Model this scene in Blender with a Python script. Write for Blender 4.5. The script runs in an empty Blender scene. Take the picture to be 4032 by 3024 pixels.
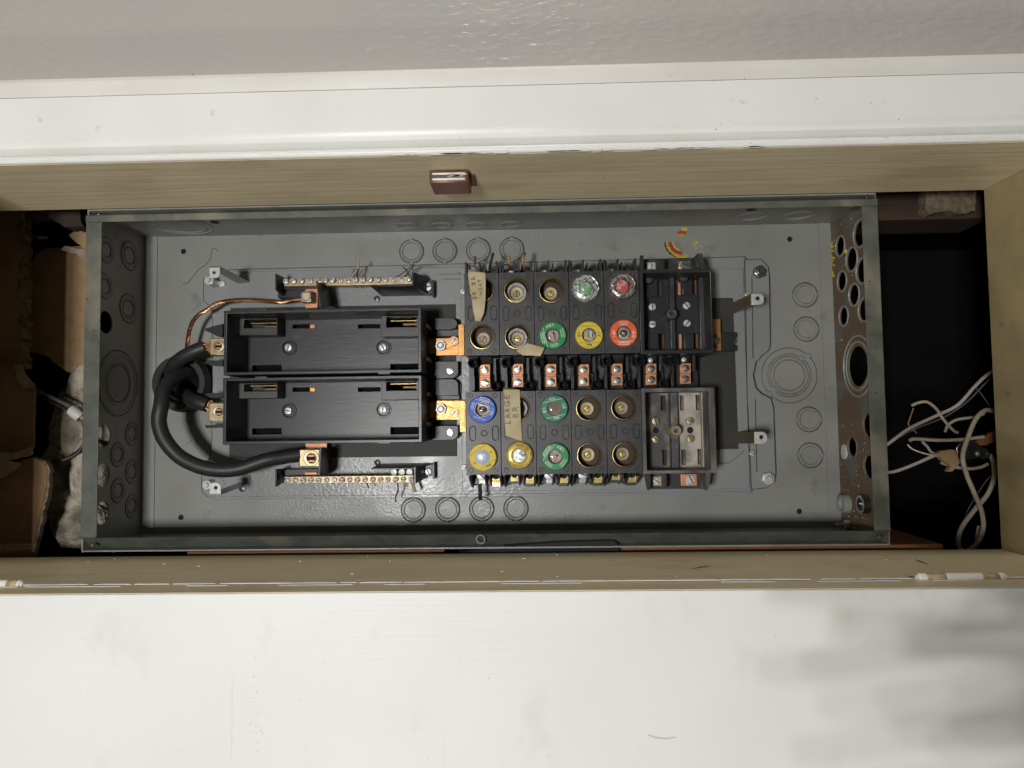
import bpy, bmesh, math, random
from mathutils import Vector, Matrix, noise
from mathutils.geometry import tessellate_polygon
random.seed(7)
sc = bpy.context.scene
COL = sc.collection
PI = math.pi

# ------------------------------------------------------------------ camera
F = 2700.0
CAM = Vector((0.05384, -0.82513, -0.04838))
pit, yaw, rol = -0.0502, 0.0253, -0.0133
Rx = Matrix(((1, 0, 0), (0, math.cos(pit), -math.sin(pit)), (0, math.sin(pit), math.cos(pit))))
Ry = Matrix(((math.cos(yaw), 0, math.sin(yaw)), (0, 1, 0), (-math.sin(yaw), 0, math.cos(yaw))))
Rz = Matrix(((math.cos(rol), -math.sin(rol), 0), (math.sin(rol), math.cos(rol), 0), (0, 0, 1)))
RC = Rz @ Rx @ Ry
def cv(v): return Vector((v[0], v[2], -v[1]))
right, up, back = cv(RC[0]), -cv(RC[1]), -cv(RC[2])
M4 = Matrix((right, up, back)).transposed().to_4x4()
M4.translation = CAM
cam = bpy.data.objects.new('camera', bpy.data.cameras.new('camera'))
COL.objects.link(cam)
cam.matrix_world = M4
cam.data.sensor_width = 36
cam.data.lens = F / 4032 * 36
cam.data.clip_start = 0.01
cam.data.clip_end = 50
sc.camera = cam
D = -CAM.y

# ------------------------------------------------------------------ light
w = bpy.data.worlds.new('World'); sc.world = w
w.use_nodes = True
bg = w.node_tree.nodes['Background']
bg.inputs[0].default_value = (1.0, 0.93, 0.80, 1)
bg.inputs[1].default_value = 0.045
sc.view_settings.view_transform = 'Standard'
sc.view_settings.look = 'None'
sc.view_settings.exposure = 0
sc.view_settings.gamma = 1
def lamp(x, y, z, p, r=0.012, col=(1.0, 0.995, 0.975)):
    l = bpy.data.lights.new('work_or_fill_light', 'POINT')
    l.energy = p; l.color = col; l.shadow_soft_size = r
    o = bpy.data.objects.new('work_or_fill_light', l)
    o.location = (x, y, z); COL.objects.link(o)
    return o
for lx, lz in ((-0.35, -0.08), (-0.29, -0.10), (-0.24, -0.13), (-0.37, -0.15), (-0.31, -0.17), (-0.25, -0.20), (-0.33, -0.23)):
    lamp(lx, -1.55, lz, 8.0, 0.007)
lamp(0.0, -0.72, 1.70, 44.0, 0.09, (1.0, 0.95, 0.86))      # fill lamp added overhead to brighten the sill
lamp(-0.25, -0.95, -1.50, 30.0, 0.08, (1.0, 0.96, 0.88))     # fill lamp added low in front to brighten the soffit

# ------------------------------------------------------------------ pixel helpers
Z1 = (0, 0, 1.0)
ZA = (0, 600, 2.212); ZB = (0, 1500, 2.212); Z3 = (700, 950, 1.8433)
Z4 = (1780, 950, 3.16); Z5 = (2300, 950, 3.16); Z6 = (1780, 1450, 3.16); Z7 = (2300, 1450, 3.16)
Z8 = (2700, 700, 1.659); ZC = (2700, 1450, 1.659); ZN = (1000, 1700, 2.212); ZM = (1500, 550, 2.458)
ZK = (560, 1220, 3.606); ZU = (800, 1020, 4.424); ZL = (1060, 1720, 3.253); ZT = (1820, 1380, 5.53)
ZR = (3480, 1380, 1.929); ZW = (3200, 750, 2.212); ZV = (3200, 1500, 2.44); ZS = (2560, 870, 9.217)
ZG = (0, 800, 2.37); ZH = (0, 1350, 1.952); ZP = (1820, 980, 6.144); ZD = (1600, 1200, 3.017)
def q(Z, x, y): return Z[0] + x / Z[2], Z[1] + y / Z[2]
def ray(u, v):
    d = right * ((u - 2016) / F) - up * ((v - 1512) / F) - back
    return d
def P(Z, x, y, h):
    u, v = q(Z, x, y); d = ray(u, v)
    t = (-h - CAM.y) / d.y
    return CAM + d * t
def PX(Z, x, y, X):
    u, v = q(Z, x, y); d = ray(u, v)
    return CAM + d * ((X - CAM.x) / d.x)
def PZ(Z, x, y, zz):
    u, v = q(Z, x, y); d = ray(u, v)
    return CAM + d * ((zz - CAM.z) / d.z)
def S(px, h): return px * (D - h) / F
def rect(Z, x0, y0, x1, y1, h):
    c = P(Z, (x0 + x1) / 2, (y0 + y1) / 2, h)
    a = S(abs(x1 - x0) / Z[2], h) / 2; b = S(abs(y1 - y0) / Z[2], h) / 2
    return c.x - a, c.x + a, c.z - b, c.z + b

# ------------------------------------------------------------------ materials
def mat(name, col, rough=0.5, metal=0.0, col2=None, nscale=30, nlo=0.4, nhi=0.65, stretch=(1, 1, 1),
        bump=0.0, bscale=200, bstretch=None, spec=0.5, coat=0.0, rvar=0.0, detail=4):
    m = bpy.data.materials.new(name); m.use_nodes = True
    nt = m.node_tree; N = nt.nodes; L = nt.links
    b = N['Principled BSDF']
    b.inputs['Base Color'].default_value = (*col, 1)
    b.inputs['Roughness'].default_value = rough
    b.inputs['Metallic'].default_value = metal
    b.inputs['Specular IOR Level'].default_value = spec
    b.inputs['Coat Weight'].default_value = coat
    tc = N.new('ShaderNodeTexCoord')
    def noi(scale, st, det=4):
        mp = N.new('ShaderNodeMapping'); mp.inputs['Scale'].default_value = st
        L.new(tc.outputs['Object'], mp.inputs['Vector'])
        n = N.new('ShaderNodeTexNoise'); n.inputs['Scale'].default_value = scale
        n.inputs['Detail'].default_value = det
        L.new(mp.outputs[0], n.inputs['Vector'])
        return n
    if col2:
        n = noi(nscale, stretch, detail)
        r = N.new('ShaderNodeValToRGB')
        r.color_ramp.elements[0].position = nlo; r.color_ramp.elements[0].color = (*col, 1)
        r.color_ramp.elements[1].position = nhi; r.color_ramp.elements[1].color = (*col2, 1)
        L.new(n.outputs['Fac'], r.inputs[0]); L.new(r.outputs[0], b.inputs['Base Color'])
    if rvar:
        n = noi(nscale * 1.7, stretch)
        mr = N.new('ShaderNodeMapRange'); mr.inputs['From Min'].default_value = 0.35; mr.inputs['From Max'].default_value = 0.65
        mr.inputs['To Min'].default_value = max(0.02, rough - rvar); mr.inputs['To Max'].default_value = min(1, rough + rvar)
        L.new(n.outputs['Fac'], mr.inputs['Value']); L.new(mr.outputs[0], b.inputs['Roughness'])
    if bump:
        n = noi(bscale, bstretch or stretch, 3)
        bp = N.new('ShaderNodeBump'); bp.inputs['Strength'].default_value = bump; bp.inputs['Distance'].default_value = 0.001
        L.new(n.outputs['Fac'], bp.inputs['Height']); L.new(bp.outputs[0], b.inputs['Normal'])
    return m
def addlayer(m, col, scale, lo, hi, stretch=(1, 1, 1), loc=(0, 0, 0), detail=6):
    """mix a second stain colour over whatever feeds Base Color"""
    nt = m.node_tree; N = nt.nodes; L = nt.links
    b = N['Principled BSDF']
    tc = N.new('ShaderNodeTexCoord'); mp = N.new('ShaderNodeMapping')
    mp.inputs['Scale'].default_value = stretch; mp.inputs['Location'].default_value = loc
    L.new(tc.outputs['Object'], mp.inputs[0])
    n = N.new('ShaderNodeTexNoise'); n.inputs['Scale'].default_value = scale; n.inputs['Detail'].default_value = detail
    L.new(mp.outputs[0], n.inputs['Vector'])
    r = N.new('ShaderNodeValToRGB'); r.color_ramp.elements[0].position = lo; r.color_ramp.elements[1].position = hi
    L.new(n.outputs['Fac'], r.inputs[0])
    mx = N.new('ShaderNodeMix'); mx.data_type = 'RGBA'
    L.new(r.outputs[0], mx.inputs[0])
    src = b.inputs['Base Color'].links[0].from_socket if b.inputs['Base Color'].links else None
    if src: L.new(src, mx.inputs[6])
    else: mx.inputs[6].default_value = b.inputs['Base Color'].default_value
    mx.inputs[7].default_value = (*col, 1)
    L.new(mx.outputs[2], b.inputs['Base Color'])
    return m
MT = {}
MT['wall'] = mat('wall_paint', (0.43, 0.405, 0.38), 0.36, col2=(0.405, 0.39, 0.37), nscale=6, bump=1.0, bscale=125, bstretch=(0.7, 1, 1.6))
MT['wall'].node_tree.nodes['Bump'].inputs['Distance'].default_value = 0.0016
MT['white'] = mat('white_paint', (0.79, 0.79, 0.76), 0.38, col2=(0.73, 0.725, 0.69), nscale=9, nlo=0.45, nhi=0.75, bump=0.12, bscale=160, bstretch=(0.12, 1, 1))
addlayer(MT['white'], (0.52, 0.48, 0.42), 60, 0.70, 0.80)
MT['cap'] = mat('cap_paint', (0.74, 0.72, 0.68), 0.5, col2=(0.70, 0.66, 0.61), nscale=8, bump=0.12, bscale=220)
MT['door'] = mat('door_paint', (0.74, 0.742, 0.735), 0.5, col2=(0.70, 0.697, 0.675), nscale=7, nlo=0.4, nhi=0.75, bump=0.28, bscale=280, bstretch=(0.08, 1, 1))
addlayer(MT['door'], (0.63, 0.605, 0.555), 14, 0.60, 0.86, stretch=(1.6, 1, 1))
MT['cream'] = mat('cream_paint', (0.57, 0.485, 0.315), 0.45, col2=(0.53, 0.458, 0.31), nscale=22, nlo=0.35, nhi=0.65, stretch=(0.2, 1, 1), bump=0.7, bscale=150, bstretch=(0.05, 1, 1))
addlayer(MT['cream'], (0.42, 0.315, 0.21), 16, 0.52, 0.80, stretch=(0.5, 1, 1))
addlayer(MT['cream'], (0.50, 0.435, 0.31), 120, 0.54, 0.75, stretch=(0.05, 1, 1))
MT['jamb'] = mat('shaded_jamb_paint', (0.38, 0.30, 0.155), 0.6, col2=(0.31, 0.25, 0.135), nscale=25, bump=0.2, bscale=120)  # cream darkened to hold the shadow on the right jamb; stains follow
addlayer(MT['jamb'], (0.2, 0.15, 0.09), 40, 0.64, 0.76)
MT['scuff'] = mat('scuff_grey', (0.56, 0.54, 0.49), 0.6)
MT['chip'] = mat('chipped_paint', (0.70, 0.685, 0.64), 0.6, bump=0.3, bscale=300)
MT['grey'] = mat('grey_enamel', (0.30, 0.302, 0.282), 0.36, col2=(0.255, 0.255, 0.238), nscale=14, nlo=0.35, nhi=0.7, bump=0.35, bscale=340, rvar=0.08)
addlayer(MT['grey'], (0.16, 0.15, 0.125), 35, 0.62, 0.80)
MT['plate'] = mat('plate_enamel', (0.275, 0.281, 0.286), 0.33, col2=(0.255, 0.26, 0.264), nscale=10, bump=0.35, bscale=260, rvar=0.06)
MT['dark_wall'] = MT['grey']
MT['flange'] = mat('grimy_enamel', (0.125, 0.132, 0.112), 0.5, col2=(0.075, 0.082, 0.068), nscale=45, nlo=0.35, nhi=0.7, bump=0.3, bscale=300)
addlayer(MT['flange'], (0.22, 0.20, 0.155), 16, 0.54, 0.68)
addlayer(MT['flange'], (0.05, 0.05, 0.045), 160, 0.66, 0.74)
MT['rust'] = mat('rusty_enamel', (0.16, 0.16, 0.14), 0.65, col2=(0.165, 0.105, 0.062), nscale=22, nlo=0.38, nhi=0.50, bump=0.5, bscale=420, detail=8)
addlayer(MT['rust'], (0.40, 0.33, 0.24), 420, 0.68, 0.72, detail=2)
MT['hole'] = mat('hole_dark', (0.01, 0.01, 0.01), 0.8)
MT['black'] = mat('black_plastic', (0.020, 0.020, 0.023), 0.37, col2=(0.026, 0.026, 0.029), nscale=40, bump=0.10, bscale=420, bstretch=(.12, 1, 1))
MT['black2'] = mat('black_bakelite', (0.030, 0.030, 0.032), 0.40, col2=(0.055, 0.054, 0.053), nscale=45, bump=0.06, bscale=700)
addlayer(MT['black2'], (0.09, 0.087, 0.083), 110, 0.62, 0.85)
MT['sheet'] = mat('fibre_sheet', (0.030, 0.030, 0.030), 0.62, bump=0.05, bscale=500)
MT['dusty'] = mat('dusty_plastic', (0.075, 0.073, 0.07), 0.6, col2=(0.26, 0.225, 0.18), nscale=38, nlo=0.46, nhi=0.64, bump=0.2, bscale=300, detail=8)
MT['dustier'] = mat('tan_dust', (0.27, 0.24, 0.20), 0.8, col2=(0.52, 0.47, 0.40), nscale=42, nlo=0.38, nhi=0.56, bump=0.2, bscale=300, detail=8)
addlayer(MT['dustier'], (0.34, 0.21, 0.10), 30, 0.58, 0.72, loc=(3, 1, 2))
MT['rimdust'] = mat('dusty_rim', (0.055, 0.054, 0.053), 0.55, col2=(0.20, 0.19, 0.175), nscale=50, nlo=0.40, nhi=0.66, stretch=(1, 1, .4), bump=0.15, bscale=300, detail=8)
MT['steel'] = mat('zinc_steel', (0.66, 0.66, 0.64), 0.45, 0.4, col2=(0.52, 0.52, 0.50), nscale=300, bump=0.05, bscale=900)
MT['dsteel'] = mat('dark_steel', (0.34, 0.35, 0.345), 0.32, 1.0, col2=(0.24, 0.24, 0.235), nscale=400)
MT['slot'] = mat('slot_glint', (0.55, 0.55, 0.53), 0.3, 1.0)
MT['slotdark'] = mat('slot_shade_and_marks', (0.06, 0.055, 0.05), 0.6, 0.3)  # slots coloured dark as recess shade; also pencil, hair and dirt colour
MT['copper'] = mat('copper', (0.66, 0.31, 0.165), 0.5, 0.45, col2=(0.55, 0.26, 0.13), nscale=180, rvar=0.08)
MT['copper2'] = mat('copper_bus', (0.56, 0.29, 0.10), 0.42, 0.75, col2=(0.42, 0.22, 0.085), nscale=120, stretch=(1, 1, 6), rvar=0.08)
MT['wirecu'] = mat('bare_copper', (0.50, 0.25, 0.13), 0.36, 1.0, col2=(0.30, 0.16, 0.09), nscale=160)
MT['copperd'] = mat('tarnished_copper', (0.22, 0.115, 0.065), 0.5, 0.6, col2=(0.15, 0.08, 0.045), nscale=180)
MT['brass'] = mat('brass', (0.62, 0.48, 0.17), 0.42, 0.65, col2=(0.48, 0.37, 0.14), nscale=260, rvar=0.08)
MT['brassd'] = mat('brass_shell', (0.34, 0.26, 0.12), 0.38, 1.0, col2=(0.22, 0.16, 0.07), nscale=200)
MT['contact'] = mat('contact_brass', (0.42, 0.35, 0.19), 0.5, 0.55, col2=(0.33, 0.27, 0.15), nscale=300)
MT['contactd'] = mat('contact_dull', (0.30, 0.245, 0.16), 0.5, 0.5, col2=(0.24, 0.19, 0.12), nscale=300)
MT['fibre'] = mat('red_fibre', (0.075, 0.038, 0.030), 0.55, col2=(0.055, 0.03, 0.026), nscale=200, bump=0.1, bscale=500)
MT['mica'] = mat('speckled_washer', (0.33, 0.31, 0.34), 0.6, col2=(0.62, 0.60, 0.62), nscale=900, nlo=0.4, nhi=0.62, bump=0.3, bscale=900)
MT['tan_metal'] = mat('alloy_lug', (0.50, 0.42, 0.27), 0.42, 0.8, col2=(0.40, 0.33, 0.20), nscale=200)
MT['nbar'] = mat('neutral_brass', (0.46, 0.37, 0.21), 0.45, 0.7, col2=(0.38, 0.27, 0.16), nscale=60, nlo=0.4, nhi=0.6)
MT['rubber'] = mat('cable_rubber', (0.022, 0.022, 0.023), 0.48, bump=0.05, bscale=300)
MT['bush'] = mat('bushing_black', (0.020, 0.020, 0.020), 0.42)
MT['tape'] = mat('masking_tape', (0.60, 0.51, 0.33), 0.65, col2=(0.50, 0.40, 0.22), nscale=45, nlo=0.4, nhi=0.65, bump=0.5, bscale=380)
MT['ink'] = mat('ink', (0.19, 0.155, 0.10), 0.8)
MT['kraft'] = mat('kraft_paper', (0.36, 0.235, 0.12), 0.85, col2=(0.30, 0.19, 0.095), nscale=60, bump=0.15, bscale=250, bstretch=(1, 1, 0.1))
MT['card'] = mat('cardboard', (0.28, 0.165, 0.085), 0.85, col2=(0.20, 0.115, 0.06), nscale=18, bump=0.1, bscale=200)
MT['cardedge'] = mat('cardboard_edge', (0.22, 0.175, 0.12), 0.9, col2=(0.12, 0.085, 0.05), nscale=140, bump=0.5, bscale=300)
MT['torn'] = mat('torn_paper', (0.33, 0.27, 0.20), 0.9, col2=(0.24, 0.19, 0.13), nscale=60, bump=0.3, bscale=300)
MT['wool'] = mat('insulation_wool', (0.46, 0.41, 0.32), 0.95, col2=(0.14, 0.115, 0.085), nscale=34, bump=1.0, bscale=130)
MT['wool'].node_tree.nodes['Bump'].inputs['Distance'].default_value = 0.006
MT['wood'] = mat('stud_wood', (0.075, 0.042, 0.026), 0.85, col2=(0.035, 0.022, 0.015), nscale=40, stretch=(0.15, 1, 1), bump=0.4, bscale=160, bstretch=(0.15, 1, 1))
MT['plank'] = mat('orange_plank', (0.30, 0.125, 0.04), 0.6, col2=(0.22, 0.085, 0.028), nscale=30, stretch=(0.1, 1, 1))
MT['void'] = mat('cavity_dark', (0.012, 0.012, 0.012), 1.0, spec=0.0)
MT['wire'] = mat('beige_wire', (0.50, 0.43, 0.31), 0.6, col2=(0.34, 0.27, 0.185), nscale=40)
MT['wirep'] = mat('pink_wire', (0.46, 0.38, 0.32), 0.6)
MT['wireg'] = mat('grey_wire', (0.10, 0.095, 0.09), 0.55)
MT['wiretan'] = mat('tan_insulation', (0.42, 0.25, 0.13), 0.6, col2=(0.36, 0.2, 0.1), nscale=200)
MT['wiredust'] = mat('dusty_wire', (0.40, 0.33, 0.20), 0.7)
MT['catch'] = mat('catch_brown', (0.15, 0.05, 0.03), 0.35, col2=(0.11, 0.04, 0.026), nscale=90)
MT['mag'] = mat('magnet', (0.10, 0.09, 0.12), 0.5)
MT['strike'] = mat('strike_plate', (0.80, 0.74, 0.58), 0.4, 0.3)
MT['lblue'] = mat('blue_label', (0.025, 0.095, 0.55), 0.5, col2=(0.04, 0.13, 0.58), nscale=200)
MT['lyell'] = mat('yellow_label', (0.72, 0.55, 0.04), 0.5)
MT['lorng'] = mat('orange_label', (0.78, 0.12, 0.025), 0.5)
MT['lgreen'] = mat('green_label', (0.02, 0.27, 0.075), 0.32)
MT['lteal'] = mat('teal_label', (0.02, 0.20, 0.105), 0.32)
MT['lprint'] = mat('white_print', (0.72, 0.76, 0.72), 0.5)
MT['kprint'] = mat('black_print', (0.02, 0.018, 0.012), 0.5)
MT['rimw'] = mat('pale_rim', (0.45, 0.45, 0.42), 0.3)
MT['cup'] = mat('fuse_cup', (0.48, 0.41, 0.37), 0.4, col2=(0.34, 0.28, 0.25), nscale=240)
MT['frost'] = mat('frosted_window', (0.50, 0.55, 0.74), 0.3, 0.2, col2=(0.66, 0.70, 0.82), nscale=500, bump=0.3, bscale=700)
MT['sgreen'] = mat('green_core', (0.16, 0.40, 0.16), 0.3, col2=(0.5, 0.55, 0.5), nscale=160)
MT['sred'] = mat('red_core', (0.62, 0.10, 0.10), 0.35, col2=(0.55, 0.40, 0.38), nscale=150, nlo=0.5, nhi=0.56)
MT['samb'] = mat('amber_glass', (0.72, 0.54, 0.16), 0.14, 0.3, col2=(0.50, 0.34, 0.07), nscale=200, bump=0.3, bscale=400)
MT['sglass'] = mat('sparkle_glass', (0.72, 0.75, 0.70), 0.12, 0.45, col2=(0.16, 0.17, 0.16), nscale=420, nlo=0.42, nhi=0.6, bump=0.7, bscale=420)  # clear glass; pale specks in the colour stand in for sparkle
MT['smoke'] = mat('smoky_glass', (0.38, 0.32, 0.30), 0.12, 0.45, col2=(0.12, 0.09, 0.085), nscale=330, nlo=0.42, nhi=0.6, bump=0.6, bscale=420)
MT['sred2'] = mat('sticker_red', (0.42, 0.04, 0.03), 0.5)
MT['syel'] = mat('sticker_yellow', (0.66, 0.47, 0.03), 0.5)
MT['whitepl'] = mat('white_plastic', (0.62, 0.61, 0.58), 0.5)
MT['cloth'] = mat('black_cloth', (0.02, 0.02, 0.024), 0.85, bump=0.2, bscale=200)
MT['hinge'] = mat('painted_hinge', (0.74, 0.73, 0.68), 0.4, col2=(0.70, 0.68, 0.62), nscale=60)
MT['hbrass'] = mat('worn_hinge', (0.33, 0.23, 0.10), 0.5, col2=(0.45, 0.37, 0.24), nscale=180)
gm = bpy.data.materials.new('clear_glass'); gm.use_nodes = True
nt = gm.node_tree; nt.nodes.remove(nt.nodes['Principled BSDF'])
o_ = nt.nodes['Material Output']; mx = nt.nodes.new('ShaderNodeMixShader'); tr = nt.nodes.new('ShaderNodeBsdfTransparent'); gl = nt.nodes.new('ShaderNodeBsdfGlossy')
gl.inputs['Roughness'].default_value = 0.06
fr = nt.nodes.new('ShaderNodeFresnel'); fr.inputs[0].default_value = 1.6
nt.links.new(fr.outputs[0], mx.inputs[0]); nt.links.new(tr.outputs[0], mx.inputs[1]); nt.links.new(gl.outputs[0], mx.inputs[2]); nt.links.new(mx.outputs[0], o_.inputs[0])
MT['glass'] = gm

# ------------------------------------------------------------------ mesh builder
class MB:
    def __init__(s): s.v = []; s.f = []
    def add(s, vs, fs):
        n = len(s.v); s.v += [tuple(a) for a in vs]; s.f += [tuple(i + n for i in f) for f in fs]; return s
    def box(s, x0, x1, y0, y1, z0, z1):
        if x0 > x1: x0, x1 = x1, x0
        if y0 > y1: y0, y1 = y1, y0
        if z0 > z1: z0, z1 = z1, z0
        return s.add([(x0, y0, z0), (x1, y0, z0), (x1, y1, z0), (x0, y1, z0), (x0, y0, z1), (x1, y0, z1), (x1, y1, z1), (x0, y1, z1)],
                     [(0, 3, 2, 1), (4, 5, 6, 7), (0, 1, 5, 4), (1, 2, 6, 5), (2, 3, 7, 6), (3, 0, 4, 7)])
    def zbox(s, Z, x0, y0, x1, y1, h1, h0):
        a, b, c, d = rect(Z, x0, y0, x1, y1, h1)
        return s.box(a, b, -h1, -h0, c, d)
    def prism(s, poly, a0, a1, ax='Y', holes=()):
        """poly: 2-D points; ax: extrusion axis between a0 (front) and a1"""
        loops = [list(poly)] + [list(h) for h in holes]
        flat = [p for l in loops for p in l]
        def mk(p, a):
            return {'Y': (p[0], a, p[1]), 'X': (a, p[0], p[1]), 'Z': (p[0], p[1], a)}[ax]
        tris = tessellate_polygon([[Vector((p[0], p[1], 0)) for p in l] for l in loops])
        n = len(flat)
        vs = [mk(p, a0) for p in flat] + [mk(p, a1) for p in flat]
        fs = [tuple(t) for t in tris] + [tuple(n + i for i in reversed(t)) for t in tris]
        k = 0
        for l in loops:
            m = len(l)
            for i in range(m):
                j = (i + 1) % m
                fs.append((k + i, k + j, n + k + j, n + k + i))
            k += m
        return s.add(vs, fs)
    def lathe(s, prof, cx=0, cz=0, n=32, ax='Y', ca=0):
        """prof: (radius, axis position)"""
        vs = []; fs = []
        for r, a in prof:
            for i in range(n):
                t = 2 * PI * i / n
                c, d = r * math.cos(t), r * math.sin(t)
                vs.append({'Y': (cx + c, ca + a, cz + d), 'X': (ca + a, cx + c, cz + d), 'Z': (cx + c, cz + d, ca + a)}[ax])
        for k in range(len(prof) - 1):
            for i in range(n):
                j = (i + 1) % n
                fs.append((k * n + i, k * n + j, (k + 1) * n + j, (k + 1) * n + i))
        return s.add(vs, fs)
    def cyl(s, cx, cz, r, y0, y1, n=24, bev=0.0, ax='Y'):
        pr = [(0.0001 * r, y0)]
        if bev: pr += [(r - bev, y0), (r, y0 + (bev if y1 > y0 else -bev))]
        else: pr += [(r, y0)]
        pr += [(r, y1), (0.0001 * r, y1)]
        return s.lathe(pr, cx, cz, n, ax)
    def tube(s, pts, r, n=10, sub=6, closed_ends=True):
        pts = [Vector(p) for p in pts]
        rs = r if isinstance(r, (list, tuple)) else [r] * len(pts)
        cp = []; cr = []
        m = len(pts)
        for i in range(m - 1):
            p0, p1, p2, p3 = pts[max(0, i - 1)], pts[i], pts[i + 1], pts[min(m - 1, i + 2)]
            for k in range(sub):
                t = k / sub
                cp.append(0.5 * ((2 * p1) + (p2 - p0) * t + (2 * p0 - 5 * p1 + 4 * p2 - p3) * t * t + (3 * p1 - p0 - 3 * p2 + p3) * t ** 3))
                cr.append(rs[i] + (rs[i + 1] - rs[i]) * t)
        cp.append(pts[-1]); cr.append(rs[-1])
        return s.sweep(cp, cr, n, closed_ends)
    def sweep(s, cp, cr, n=10, ends=True):
        vs = []; fs = []
        T = (cp[1] - cp[0]).normalized()
        nn = T.orthogonal().normalized()
        for i, p in enumerate(cp):
            a = cp[max(0, i - 1)]; b = cp[min(len(cp) - 1, i + 1)]
            T = (b - a).normalized()
            nn = (nn - T * nn.dot(T)).normalized(); bb = T.cross(nn)
            for k in range(n):
                t = 2 * PI * k / n
                vs.append(p + (nn * math.cos(t) + bb * math.sin(t)) * cr[i])
        for i in range(len(cp) - 1):
            for k in range(n):
                j = (k + 1) % n
                fs.append((i * n + k, i * n + j, (i + 1) * n + j, (i + 1) * n + k))
        if ends:
            fs.append(tuple(reversed(range(n)))); e = (len(cp) - 1) * n
            fs.append(tuple(range(e, e + n)))
        return s.add(vs, fs)
    def mesh(s, name, m, bev=0.0, smooth=True, angle=35):
        me = bpy.data.meshes.new(name)
        bm = bmesh.new()
        vv = [bm.verts.new(a) for a in s.v]
        for f in s.f:
            try: bm.faces.new([vv[i] for i in f])
            except ValueError: pass
        bmesh.ops.recalc_face_normals(bm, faces=bm.faces)
        bm.normal_update()
        if bev:
            ed = [e for e in bm.edges if len(e.link_faces) == 2 and e.calc_face_angle(0) > math.radians(40)]
            bmesh.ops.bevel(bm, geom=ed, offset=bev, segments=2, affect='EDGES', clamp_overlap=True, profile=0.5)
            bm.normal_update()
        if smooth:
            for f in bm.faces:
                f.smooth = not (bev and max(abs(f.normal.x), abs(f.normal.y), abs(f.normal.z)) > .9995)
            for e in bm.edges:
                e.smooth = not (len(e.link_faces) != 2 or e.calc_face_angle(0) > math.radians(angle))
        bm.to_mesh(me); bm.free()
        me.materials.append(m)
        return me
WL = {}
def tag(o, label=None, cat=None, group=None, kind=None):
    if label: o['label'] = label
    if cat: o['category'] = cat
    if group: o['group'] = group
    if kind: o['kind'] = kind
    return o
def thing(name, label, cat, loc=(0, 0, 0), group=None):
    o = bpy.data.objects.new(name, None); COL.objects.link(o)
    o.location = loc; o.empty_display_size = 0.01
    WL[o] = Vector(loc)
    return tag(o, label, cat, group)
def put(name, me, parent=None, loc=(0, 0, 0), rot=(0, 0, 0), scale=None):
    """link a mesh object; loc is a world position (or a local one below a rotated thing: pass parent with WL of zero)"""
    o = bpy.data.objects.new(name, me); COL.objects.link(o)
    l = Vector(loc); WL[o] = l
    if parent is not None:
        o.parent = parent; l = l - WL[parent]
    o.location = l; o.rotation_euler = rot
    if scale: o.scale = scale
    return o
def part(name, mb, m, parent=None, bev=0.0, smooth=True):
    return put(name, mb.mesh(name, MT[m] if isinstance(m, str) else m, bev, smooth), parent)
def circ(cx, cz, r, n=32, ph=0.0, ry=None):
    return [(cx + r * math.cos(ph + 2 * PI * i / n), cz + (ry or r) * math.sin(ph + 2 * PI * i / n)) for i in range(n)]
def obround(cx, cz, wd, ht, n=8):
    r = wd / 2; d = ht / 2 - r; o = []
    for i in range(n + 1): t = PI * i / n; o.append((cx + r * math.cos(t), cz + d + r * math.sin(t)))
    for i in range(n + 1): t = PI + PI * i / n; o.append((cx + r * math.cos(t), cz - d + r * math.sin(t)))
    return o
def rrect(x0, x1, z0, z1, r, n=4, corners=(1, 1, 1, 1)):
    o = []
    for (cx, cz, a, k) in ((x1 - r, z1 - r, 0, 0), (x0 + r, z1 - r, PI / 2, 1), (x0 + r, z0 + r, PI, 2), (x1 - r, z0 + r, 1.5 * PI, 3)):
        if corners[k]:
            for i in range(n + 1):
                t = a + PI / 2 * i / n; o.append((cx + r * math.cos(t), cz + r * math.sin(t)))
        else:
            o.append((cx + (r if k in (0, 3) else -r), cz + (r if k in (0, 1) else -r)))
    return o
FONT = {}
def text_mesh(s, size, m, bold=0.0):
    k = (s, round(size, 6), m, bold)
    if k not in FONT:
        c = bpy.data.curves.new('lettering', 'FONT'); c.body = s; c.size = size; c.align_x = 'CENTER'; c.align_y = 'CENTER'
        c.extrude = 0.00006; c.offset = bold; c.resolution_u = 2
        t = bpy.data.objects.new('tmp', c); COL.objects.link(t)
        bpy.context.view_layer.update()
        me = bpy.data.meshes.new_from_object(t.evaluated_get(bpy.context.evaluated_depsgraph_get()))
        bpy.data.objects.remove(t); bpy.data.curves.remove(c)
        me.name = 'lettering'; me.materials.clear(); me.materials.append(MT[m]); FONT[k] = me
    return FONT[k]
# a slotted screw head facing -Y, unit = metres; shared meshes
SCR = {}
def screw_meshes(r, m, sm, tall=0.0016, dome=0.22):
    k = (round(r, 5), m, sm)
    if k not in SCR:
        pr = [(0.00001, -tall), (r * 0.55, -tall * (1 - 0.08 * dome)), (r * 0.9, -tall * (1 - 0.45 * dome)), (r, -tall * 0.3), (r, 0.0005)]
        hd = MB().lathe(pr, n=20).mesh('screw', MT[m])
        sl = MB().box(-r * 0.92, r * 0.92, -tall - 0.00012, -tall * 0.55, -r * 0.13, r * 0.13).mesh('slot', MT[sm])
        SCR[k] = (hd, sl)
    return SCR[k]
def screw(parent, pos, r, m='steel', sm='slotdark', ang=None, tall=0.0016, sub=True, name='screw'):
    hd, sl = screw_meshes(r, m, sm, tall)
    o = put(name, hd, parent, pos)
    if ang is None: ang = random.uniform(0, PI)
    if sub:
        e = put('slot', sl, o, pos, (0, ang, 0))
    return o

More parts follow.
